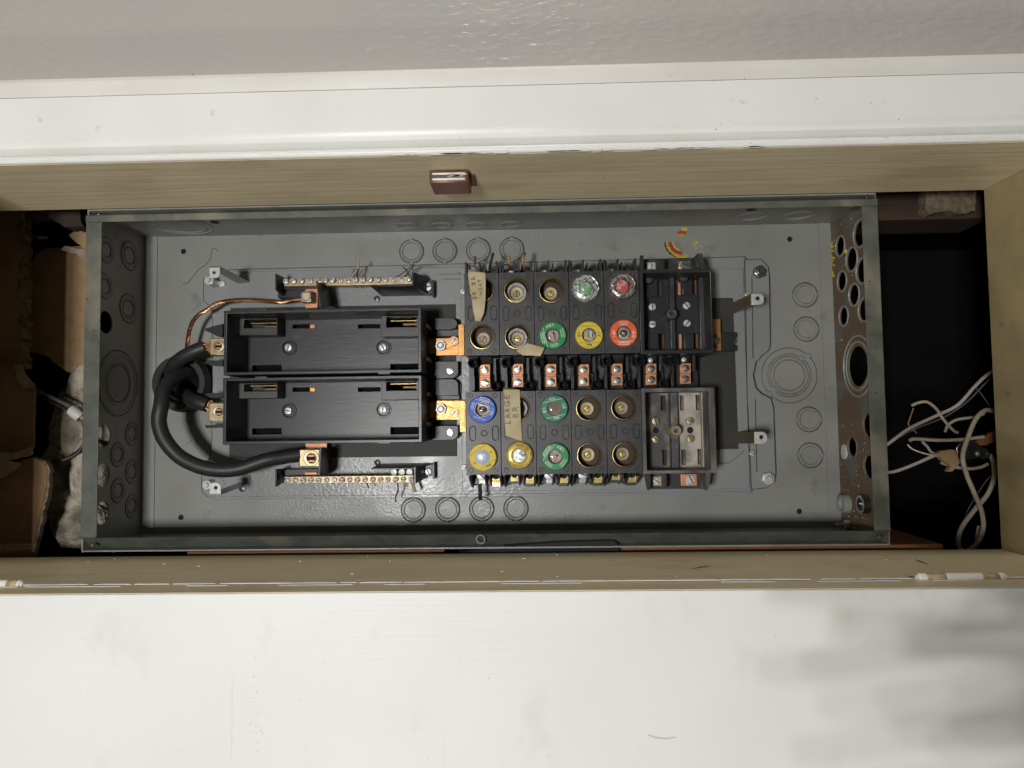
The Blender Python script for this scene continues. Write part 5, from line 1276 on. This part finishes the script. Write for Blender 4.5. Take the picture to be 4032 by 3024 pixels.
# ================================================================== masking-tape labels
def tape(name, lab, rows, m='tape', th=.0003):
    """rows: list of (left point, right point) down the strip"""
    t = thing(name, lab, 'tape label', tuple((rows[0][0] + rows[0][1]) / 2), 'curled masking tape labels')
    # refine across and along
    R_ = []
    for i in range(len(rows) - 1):
        for k in range(4):
            s_ = k / 4; R_.append((rows[i][0].lerp(rows[i + 1][0], s_), rows[i][1].lerp(rows[i + 1][1], s_)))
    R_.append(rows[-1])
    nx = 6; vs = []; fs = []
    for a, b in R_:
        for k in range(nx + 1):
            p = a.lerp(b, k / nx); n_ = noise.noise(p * 160) * .0004
            vs.append(p + Vector((0, -.0005 * math.sin(PI * k / nx) + n_, 0)))
    n0 = len(vs)
    vs += [v + Vector((0, th, 0)) for v in vs]
    for i in range(len(R_) - 1):
        for k in range(nx):
            a = i * (nx + 1) + k; f = (a, a + 1, a + nx + 2, a + nx + 1); fs.append(f); fs.append(tuple(n0 + j for j in reversed(f)))
    def edge(seq):
        for a, b in zip(seq, seq[1:]): fs.append((a, b, n0 + b, n0 + a))
    L_ = len(R_)
    edge([i * (nx + 1) for i in range(L_)]); edge([i * (nx + 1) + nx for i in range(L_)]); edge(list(range(nx + 1))); edge([(L_ - 1) * (nx + 1) + k for k in range(nx + 1)])
    part('tape_strip', MB().add(vs, fs), m, t)
    return t
def tl(Z_, l, r, h, h2=None): return (P(Z_, *l, h), P(Z_, *r, h2 or h))
tp1 = tape('tape_label', 'long curled tape strip over the top left socket, lettered BK BR HEAT', [
    tl(Z4, (205, 350), (262, 360), .081, .082), tl(Z4, (198, 388), (412, 392), .0865), tl(Z4, (206, 480), (418, 480), .0885), tl(Z4, (222, 600), (417, 600), .092), tl(Z4, (245, 720), (416, 720), .095),
    tl(Z4, (260, 850), (403, 850), .096), tl(Z4, (274, 920), (384, 925), .095), tl(Z4, (288, 992), (352, 994), .092)])
def hand(t, s_, p, size, ang, tilt=0, m='ink', slope=0):
    for i, ch in enumerate(s_):
        d = Vector((math.cos(ang), 0, math.sin(ang))) * (i - (len(s_) - 1) / 2) * size * .78
        q_ = p + d + Vector((random.uniform(-1, 1), 0, random.uniform(-1, 1))) * size * .05
        q_.y += slope * (q_.z - p.z)
        if ch == ' ': continue
        put('lettering', text_mesh(ch, size * random.uniform(.92, 1.08), m, -.00004), t, q_, (PI / 2 - tilt, -ang + random.uniform(-.12, .12), 0))
for s_, x, y, hh in (('BK BR', 272, 585, .0935), ('HEAT', 352, 570, .0932)):
    hand(tp1, s_, P(Z4, x, y, hh), .0072 if s_ == 'BK BR' else .0062, math.radians(93), slope=.30)
tp2 = tape('tape_label', 'flat tape strip over the lower socket, lettered LARGE BR', [
    tl(Z6, (640, 236), (740, 250), .0785, .0815), tl(Z6, (637, 268), (842, 268), .0868), tl(Z6, (642, 400), (845, 400), .0880), tl(Z6, (652, 560), (852, 560), .0885), tl(Z6, (660, 720), (860, 720), .0878),
    tl(Z6, (668, 840), (868, 850), .0875), tl(Z6, (740, 862), (876, 895), .0875), tl(Z6, (835, 898), (880, 915), .0878)])
hand(tp2, 'LARGE', P(Z6, 690, 520, .0895), .0086, math.radians(92)); hand(tp2, 'BR', P(Z6, 792, 548, .0895), .0090, math.radians(90))
tp3 = tape('tape_label', 'short blank scrap of tape beside the upper green fuse', [
    tl(Z4, (800, 1365), (940, 1270), .0868, .0885), tl(Z4, (880, 1420), (1055, 1300), .089, .0895), tl(Z4, (1100, 1428), (1150, 1325), .0925, .0935)])

# ================================================================== wire stubs
def wire(lab, pts, r, m, grp='cut wire ends left in the terminals', name='wire_stub', tip=None):
    t = thing(name, lab, 'wire', tuple(pts[0]), grp)
    part('insulation', MB().tube(pts, r, 10, 6), m, t)
    if tip:
        part('bare_end', MB().tube(tip[0], tip[1], 8, 4), tip[2], t)
    return t
wire('two short black wire ends above the leftmost upper fuse block', path((ZP, 330, 470, .050), (ZP, 310, 340, .052), (ZP, 315, 180, .050)), .0013, 'wireg', tip=(path((ZP, 195, 415, .052), (ZP, 300, 412, .053), (ZP, 350, 400, .053)), .0008, 'copper'))
wire('thicker black wire end leaning right above the leftmost upper fuse block', path((ZP, 665, 500, .050), (ZP, 690, 330, .053), (ZP, 750, 100, .054)), .0016, 'rubber')
wire('tan insulated wire end over the second upper fuse block, left of another', path((ZP, 1125, 370, .052), (ZP, 1130, 280, .053), (ZP, 1130, 175, .052)), .0019, 'wiretan', tip=(path((ZP, 1010, 385, .053), (ZP, 1110, 385, .054), (ZP, 1135, 420, .054), (ZP, 1185, 470, .052), (ZP, 1190, 540, .048)), .0009, 'wirecu'))
wire('dusty tan wire end with a frayed tip over the second upper fuse block', path((ZP, 1462, 500, .049), (ZP, 1462, 380, .053), (ZP, 1475, 250, .054), (ZP, 1480, 170, .053)), .0019, 'wiretan', tip=(path((ZP, 1478, 175, .053), (ZP, 1500, 90, .052)), [.0018, .0024], 'wireg'))
wire('black wire end hanging below the lower left fuse block', path((Z6, 345, 1440, .050), (Z6, 350, 1530, .050), (Z6, 352, 1635, .046)), .0021, 'rubber')
wire('upright tan wire end rising from the middle of the upper neutral bar', path((Z3, 1305, 200, .040), (Z3, 1312, 165, .042), (Z3, 1313, 138, .042)), .0012, 'wire', tip=(path((Z3, 1300, 262, .036), (Z3, 1306, 225, .038), (Z3, 1308, 196, .040)), .0007, 'wirecu'))
t = thing('bare_wire', 'thin bare copper wire ends splayed over the middle of the upper neutral bar', 'wire', tuple(P(Z3, 1280, 240, .036)), 'thin bare wire ends')
for a in (((1250, 262, .036), (1268, 225, .038), (1288, 200, .040)), ((1272, 262, .036), (1298, 235, .038), (1318, 200, .040)), ((1298, 338, .030), (1300, 322, .033)), ((1245, 330, .030), (1250, 318, .033))):
    part('bare_strand', MB().tube(path(*[(Z3, *k) for k in a]), .0007, 7, 5), 'wirecu', t)
t = thing('bare_wire', 'thin brown wire ends crossing at the right of the upper neutral bar', 'wire', tuple(P(Z3, 1660, 220, .036)), 'thin bare wire ends')
for a in (((1590, 258, .036), (1640, 225, .040), (1700, 180, .043), (1760, 172, .044), (1806, 170, .044)), ((1636, 185, .044), (1660, 215, .040), (1684, 252, .036)), ((1640, 262, .036), (1690, 205, .040), (1720, 175, .043))):
    part('bare_strand', MB().tube(path(*[(Z3, *k) for k in a]), .0006, 7, 5), 'wirecu', t)
wire('thick dusty wire end under the right of the lower neutral bar', path((ZL, 1830, 560, .036), (ZL, 1850, 640, .038), (ZL, 1870, 710, .038)), .0019, 'wiredust')
wire('kinked dusty wire scrap under the lower neutral bar', path((ZL, 1735, 570, .034), (ZL, 1745, 615, .034), (ZL, 1775, 625, .034)), .0015, 'wiredust')
t = thing('bare_wire', 'two thin dark wire ends drooping below the lower neutral bar', 'wire', tuple(P(ZL, 1450, 600, .03)), 'thin bare wire ends')
for a in (((1250, 570, .034), (1262, 620, .034), (1280, 660, .034)), ((1640, 575, .034), (1650, 650, .036), (1645, 710, .036), (1620, 760, .036), (1622, 840, .036))):
    part('bare_strand', MB().tube(path(*[(ZL, *k) for k in a]), .0009, 7, 5), 'wireg', t)

# ================================================================== left cavity: board, cardboard, kraft paper, wool, cable
def sheet(name, lab, cat, Z_, pts, h, th, m, me=None, grp=None, jag=0.0, seed=1, edge=None):
    """torn board of real thickness; pts outline in zoom pixels; the cut edge shows as its own part"""
    rnd = random.Random(seed); out = []
    n = len(pts)
    for i in range(n):
        a = Vector(pts[i]); b = Vector(pts[(i + 1) % n]); k = max(1, int((b - a).length / 28)) if jag else 1
        for j in range(k):
            p = a.lerp(b, j / k)
            if jag and j: p = p + Vector((rnd.uniform(-jag, jag), rnd.uniform(-jag, jag)))
            out.append(P(Z_, p.x, p.y, h))
    t = thing(name, lab, cat, tuple(out[0]), grp)
    part('face', MB().prism([(p.x, p.z) for p in out], -h, -h + th), m, t)
    if me: part('torn_edge', MB().prism([(p.x + (edge or .004) * rnd.uniform(.6, 1.2), p.z + rnd.uniform(-.001, .001)) for p in out], -h + .0008, -h + th + .002), me, t)
    return t
sheet('wall_board', 'dark brown fibre board with a frayed edge at the far left of the opening', 'board', ZG, [(-140, -20), (165, -20), (168, 400), (160, 700), (162, 1050), (150, 1340), (175, 1540), (-140, 1540)], .062, .010, 'card', 'cardedge', jag=6, seed=3, edge=.0085)
sheet('cardboard', 'brown cardboard flap below the frayed board at the left', 'cardboard', ZH, [(-160, 160), (105, 170), (150, 290), (262, 345), (250, 805), (150, 850), (-160, 835)], .070, .004, 'card', None, 'cardboard scraps in the left cavity', jag=3, seed=5)
sheet('cardboard', 'large lower cardboard flap with a rounded torn corner at the left', 'cardboard', ZH, [(-160, 1050), (60, 1010), (160, 905), (230, 885), (330, 915), (362, 985), (345, 1150), (240, 1640), (-160, 1640)], .080, .005, 'card', 'cardedge', 'cardboard scraps in the left cavity', jag=3, seed=6, edge=.003)
sheet('torn_paper', 'pale torn paper curled on the cardboard at the left', 'paper', ZH, [(-60, 835), (90, 850), (250, 800), (248, 858), (180, 880), (60, 900), (158, 925), (150, 950), (40, 1030), (-60, 1060)], .084, .002, 'torn', None, 'torn paper scraps in the left cavity', jag=6, seed=8)
sheet('torn_paper', 'pale paper tongue hanging beside the frayed board at the left', 'paper', ZH, [(105, 175), (160, 165), (205, 260), (262, 315), (258, 348), (190, 355), (140, 290)], .074, .002, 'torn', None, 'torn paper scraps in the left cavity', jag=5, seed=9)
sheet('kraft_paper', 'lit kraft paper facing with a ragged lower end beside the left flange', 'paper', ZG, [(240, 560), (400, 430), (720, 400), (850, 400), (850, 1535), (640, 1580), (520, 1500), (420, 1420), (240, 1380)], .018, .002, 'kraft', None, 'torn paper scraps in the left cavity', jag=4, seed=10)
sheet('torn_paper', 'crumpled kraft scrap behind the top of the left flange', 'paper', ZG, [(560, 440), (600, 400), (700, 415), (840, 440), (850, 570), (780, 520), (700, 470)], .030, .003, 'torn', None, 'torn paper scraps in the left cavity', jag=6, seed=12)
sheet('torn_paper', 'tan kraft scrap folded near the upper left corner of the box', 'paper', ZG, [(640, 300), (730, 225), (850, 225), (850, 440), (760, 400), (700, 360)], .022, .003, 'kraft', None, 'torn paper scraps in the left cavity', jag=6, seed=13)
sheet('torn_bark', 'dark splintered wood fibre hanging above the left cavity', 'wood fibre', ZG, [(240, 50), (740, 40), (750, 160), (780, 215), (600, 225), (480, 150), (340, 120), (215, 160)], .060, .02, 'wood', None, jag=7, seed=14)
sheet('paper_tuft', 'small pale torn tuft floating in the dark upper left cavity', 'paper', ZG, [(250, 322), (330, 310), (360, 305), (440, 312), (440, 330), (360, 338), (330, 328)], .045, .002, 'torn', None, 'torn paper scraps in the left cavity', jag=4, seed=15)
t = thing('straw', 'short pale wood splinter sticking out of the frayed board', 'splinter', tuple(P(ZG, 205, 1125, .06)))
part('splinter', MB().tube(path((ZG, 190, 1130, .06), (ZG, 250, 1122, .06), (ZG, 315, 1134, .06)), [.0010, .0011, .0005], 7, 4), 'torn', t)
# fluffy insulation: displaced lump surface
def lump(name, c, rx, ry, rz, m, par, seed, amp=.35, sub=5):
    bm = bmesh.new(); bmesh.ops.create_icosphere(bm, subdivisions=sub, radius=1)
    for v in bm.verts:
        p = v.co.copy(); o = Vector((seed * 7.1, seed * 3.3, 0))
        d = 1 + amp * .7 * noise.fractal(p * 1.1 + o, 1.3, 2.0, 4) + .03 * noise.noise(p * 14 + o)
        v.co = Vector((p.x * rx, p.y * ry, p.z * rz)) * d + Vector(c)
    me = bpy.data.meshes.new(name); bm.to_mesh(me); bm.free(); me.materials.append(MT[m])
    for f in me.polygons: f.use_smooth = True
    return put(name, me, par)
t = thing('insulation', 'fluffy pale insulation wool packed beside the lower left flange', 'insulation', tuple(P(ZH, 560, 1200, .02)))
for x, y, h, rx, rz, sd in ((600, 1290, .010, .034, .045, 1), (560, 1060, .004, .045, .05, 2), (640, 640, .000, .04, .06, 3), (680, 980, .022, .022, .04, 4), (650, 1400, .018, .03, .03, 5), (740, 330, .002, .03, .035, 6)):
    lump('wool_clump', P(ZH, x, y, h), rx, .024, rz, 'wool', t, sd)
t = thing('loose_cable', 'grey and black cable pair wrapped in white tape in the left cavity', 'cable', tuple(P(ZH, 600, 560, .05)))
part('outer_sheath', MB().tube(path((ZH, 200, 360, .05), (ZH, 290, 375, .05), (ZH, 440, 440, .05), (ZH, 580, 510, .052)), .0022, 10, 8), 'wireg', t)
part('conductor', MB().tube(path((ZH, 250, 385, .048), (ZH, 400, 460, .050), (ZH, 600, 565, .052), (ZH, 645, 640, .052), (ZH, 655, 720, .052), (ZH, 620, 810, .052), (ZH, 520, 880, .05), (ZH, 400, 918, .048), (ZH, 330, 920, .046)), .0017, 10, 8), 'rubber', t)
part('conductor', MB().tube(path((ZH, 470, 488, .050), (ZH, 525, 540, .052), (ZH, 600, 560, .054), (ZH, 650, 640, .054), (ZH, 648, 730, .054), (ZH, 600, 840, .052), (ZH, 480, 905, .050), (ZH, 350, 935, .048)), .0011, 8, 8), 'wireg', t)
part('bare_lead', MB().tube(path((ZH, 600, 560, .054), (ZH, 640, 580, .054), (ZH, 680, 610, .05)), .0018, 8, 6), 'wiredust', t)
part('tape_wrap', MB().tube(path((ZH, 550, 518, .053), (ZH, 585, 545, .0535), (ZH, 622, 575, .053)), [.0062, .0066, .006], 12, 3), 'whitepl', t)

# ================================================================== right cavity: studs, planks, wires
def beam(name, lab, Z_, x0, y0, x1, y1, h1, h0, m, cat='timber'):
    t = thing(name, lab, cat, tuple(P(Z_, (x0 + x1) / 2, (y0 + y1) / 2, h1)))
    mb = MB(); mb.zbox(Z_, x0, y0, x1, y1, h1, h0); part('timber', mb, m, t, bev=.0015); return t
beam('wall_stud', 'dark rough timber header above the right cavity', Z8, 1180, 40, 2000, 272, .035, -.03, 'wood')
sheet('torn_bark', 'splintered pale wood chunk hanging from the right timber header', 'wood fibre', Z8, [(1570, 75), (1900, 70), (1890, 215), (1800, 232), (1700, 215), (1640, 222), (1600, 238), (1560, 200)], .052, .015, 'cardedge', None, jag=7, seed=24)
beam('floor_plank', 'orange brown wooden plank under the right part of the box', ZC, -420, 1160, 1650, 1320, .098, -.02, 'plank')
beam('floor_plank', 'reddish wooden plank edge under the left part of the box', ZN, -600, 1036, 1660, 1180, .098, .02, 'plank')
t = thing('cloth_scrap', 'folded black cloth scrap under the middle of the box', 'cloth', tuple(P(ZN, 2500, 1080, .1)))
mb = MB(); pp = [P(Z1, x, y, .104) for x, y in ((1800, 2176), (1990, 2150), (2200, 2133), (2420, 2126), (2442, 2150), (2446, 2200), (1800, 2200))]
part('cloth', mb.prism([(p.x, p.z) for p in pp], -.104, -.06), 'cloth', t, bev=.002)
def cavwire(lab, pts, r, m):
    t = thing('loose_wire', lab, 'wire', tuple(pts[0]), 'loose wires in the right cavity')
    part('insulation', MB().tube(pts, r * .54, 10, 10), m, t); return t
cavwire('long pale wire slanting up across the right cavity to the jamb', path((ZR, -40, 740, .02), (ZR, 30, 710, .02), (ZR, 190, 595, .02), (ZR, 400, 495, .022), (ZR, 560, 415, .026), (ZR, 690, 275, .03), (ZR, 780, 190, .032), (ZR, 900, 110, .034)), .0035, 'wirep')
cavwire('dark wire running just under the long slanting pale wire', path((ZR, -40, 775, .012), (ZR, 100, 670, .012), (ZR, 250, 590, .014), (ZR, 450, 510, .016), (ZR, 620, 400, .02), (ZR, 760, 260, .024), (ZR, 880, 140, .026)), .0018, 'wireg')
cavwire('thick beige cable making a long hanging loop in the right cavity', path((ZR, 840, 465, .030), (ZR, 770, 455, .034), (ZR, 700, 520, .040), (ZR, 640, 660, .046), (ZR, 600, 800, .050), (ZR, 625, 930, .052), (ZR, 690, 1090, .052), (ZR, 745, 1230, .050), (ZR, 755, 1350, .048), (ZR, 710, 1460, .046), (ZR, 620, 1528, .044), (ZR, 565, 1470, .042), (ZR, 590, 1350, .040), (ZR, 690, 1210, .036), (ZR, 790, 1090, .034), (ZR, 838, 960, .032), (ZR, 830, 840, .028), (ZR, 800, 790, .024)), .0046, 'wire')
cavwire('pale wire curving up from the box to the torn paper clump', path((ZR, 0, 925, .02), (ZR, 80, 920, .02), (ZR, 220, 870, .022), (ZR, 380, 800, .024), (ZR, 450, 780, .02)), .0034, 'wirep')
cavwire('straight pale wire crossing the right cavity at mid height', path((ZR, 195, 685, .03), (ZR, 240, 672, .03), (ZR, 420, 682, .03), (ZR, 600, 675, .03), (ZR, 760, 655, .03)), .0036, 'wire')
cavwire('pale wire arched over the upper part of the wire tangle', path((ZR, 210, 420, .02), (ZR, 260, 398, .022), (ZR, 330, 392, .024), (ZR, 400, 445, .024), (ZR, 450, 520, .022), (ZR, 520, 600, .02), (ZR, 560, 625, .018)), .0030, 'wire')
cavwire('thin bare copper lead at the left end of the arched wire', path((ZR, 225, 440, .02), (ZR, 200, 510, .02), (ZR, 185, 560, .02), (ZR, 210, 585, .02), (ZR, 250, 630, .018)), .0012, 'wiretan')
cavwire('bent pale wire crossing behind the hanging cable near the jamb', path((ZR, 465, 620, .014), (ZR, 490, 565, .016), (ZR, 560, 525, .018), (ZR, 690, 505, .02), (ZR, 760, 480, .02)), .0030, 'wire')
cavwire('thin white wire bowed below the straight pale wire', path((ZR, 180, 715, .02), (ZR, 220, 750, .022), (ZR, 300, 780, .024), (ZR, 390, 800, .024), (ZR, 470, 820, .022)), .0016, 'whitepl')
cavwire('pale wire twisting from the straight wire to the torn paper', path((ZR, 290, 690, .018), (ZR, 330, 730, .018), (ZR, 360, 770, .018), (ZR, 420, 800, .016)), .0028, 'wirep')
cavwire('pale wire bending under the metal cable clamp', path((ZR, 430, 850, .014), (ZR, 520, 880, .016), (ZR, 650, 898, .018), (ZR, 740, 885, .02), (ZR, 790, 860, .02)), .0034, 'wire')
cavwire('thin grey wire hanging inside the long cable loop', path((ZR, 880, 920, .016), (ZR, 800, 965, .018), (ZR, 710, 1090, .02), (ZR, 640, 1210, .02), (ZR, 595, 1320, .02)), .0013, 'wireg')
cavwire('thin dark wire rising from the hanging cable towards the jamb', path((ZR, 700, 285, .02), (ZR, 740, 330, .02), (ZR, 810, 430, .02)), .0011, 'wireg')
cavwire('short dull wire end at the bottom of the long loop', path((ZR, 720, 1330, .03), (ZR, 705, 1440, .03), (ZR, 695, 1560, .03)), .0032, 'wire')
t = thing('cable_clamp', 'grey metal cable clamp with a screw amid the loose wires', 'clamp', tuple(P(ZR, 690, 750, .024)))
pp = [P(ZR, x, y, .026) for x, y in ((550, 740), (600, 670), (690, 690), (800, 770), (795, 800), (640, 830), (560, 800))]
part('clamp_body', MB().prism([(p.x, p.z) for p in pp], -.026, -.010), 'dsteel', t, bev=.001)
p = P(ZR, 762, 785, .028); part('clamp_ring', MB().lathe([(.0001, -.001), (.0035, -.001), (.004, -.003), (.0062, -.003), (.0066, 0)], p.x, p.z, 20, 'Y', -.026), 'dsteel', t)
sheet('torn_paper', 'crumpled orange brown paper clump among the loose wires', 'paper', ZR, [(400, 800), (440, 760), (540, 755), (560, 800), (580, 850), (560, 880), (520, 920), (480, 920), (510, 880), (470, 850)], .026, .006, 'kraft', None, None, jag=7, seed=31)
sheet('torn_paper', 'reddish brown paper scrap wedged beside the right jamb', 'paper', ZR, [(700, 690), (800, 630), (890, 580), (890, 680), (780, 720), (730, 725)], .018, .004, 'plank', None, None, jag=5, seed=33)

# ================================================================== unseen hand and forearm, added behind the camera to shade the door
MT['skin'] = mat('skin', (0.52, 0.33, 0.25), 0.5, col2=(0.46, 0.28, 0.21), nscale=60)
t = thing('shadow_hand', "unseen bare hand with spread fingers, added behind the camera to shade the lower door", 'shadow_hand', (0.3, -0.92, -0.175))
mb = MB(); X0, Z0, Y0 = 0.080, -0.178, -0.90
for k, (dz, ln, sp, r) in enumerate(((.033, .062, .016, .0072), (.012, .078, .006, .0080), (-.010, .082, -.003, .0082), (-.032, .074, -.014, .0078))):
    b = Vector((X0 + abs(dz) * .25, Y0, Z0 + dz))
    mb.tube([b + Vector((.03, 0, -dz * .2)), b, b + Vector((-ln * .45, -.003, sp * .45)), b + Vector((-ln * .78, .002, sp * .8)), b + Vector((-ln, .008, sp))], [r * 1.15, r * 1.1, r, r * .92, r * .72], 12, 5)
mb.tube([(X0 + .060, Y0, Z0 - .030), (X0 + .035, Y0 + .006, Z0 - .058), (X0 + .010, Y0 + .012, Z0 - .072), (X0 - .012, Y0 + .014, Z0 - .078)], [.0125, .0105, .0090, .0065], 12, 5)
for dz in (-.030, -.012, .006, .024):
    mb.tube([(X0 - .002, Y0, Z0 + dz * 1.1), (X0 + .04, Y0, Z0 + dz), (X0 + .085, Y0, Z0 + dz * .7)], [.0105, .0135, .0140], 12, 5)
mb.tube([(X0 + .07, Y0, Z0 - .003), (X0 + .12, Y0, Z0 - .003), (X0 + .25, Y0 - .01, Z0 + .01), (X0 + .60, Y0 - .06, Z0 + .04)], [.024, .026, .036, .044], 16, 6)
o = part('body', mb, 'skin', t)
md = o.modifiers.new('remesh', 'REMESH'); md.mode = 'VOXEL'; md.voxel_size = .003; md.use_smooth_shade = True
part('sleeve', MB().tube([(X0 + .21, Y0 - .006, Z0 + .006), (X0 + .25, Y0 - .01, Z0 + .01), (X0 + .60, Y0 - .06, Z0 + .04), (X0 + .75, Y0 - .08, Z0 + .05)], [.040, .044, .054, .056], 20, 6), 'cloth', t)
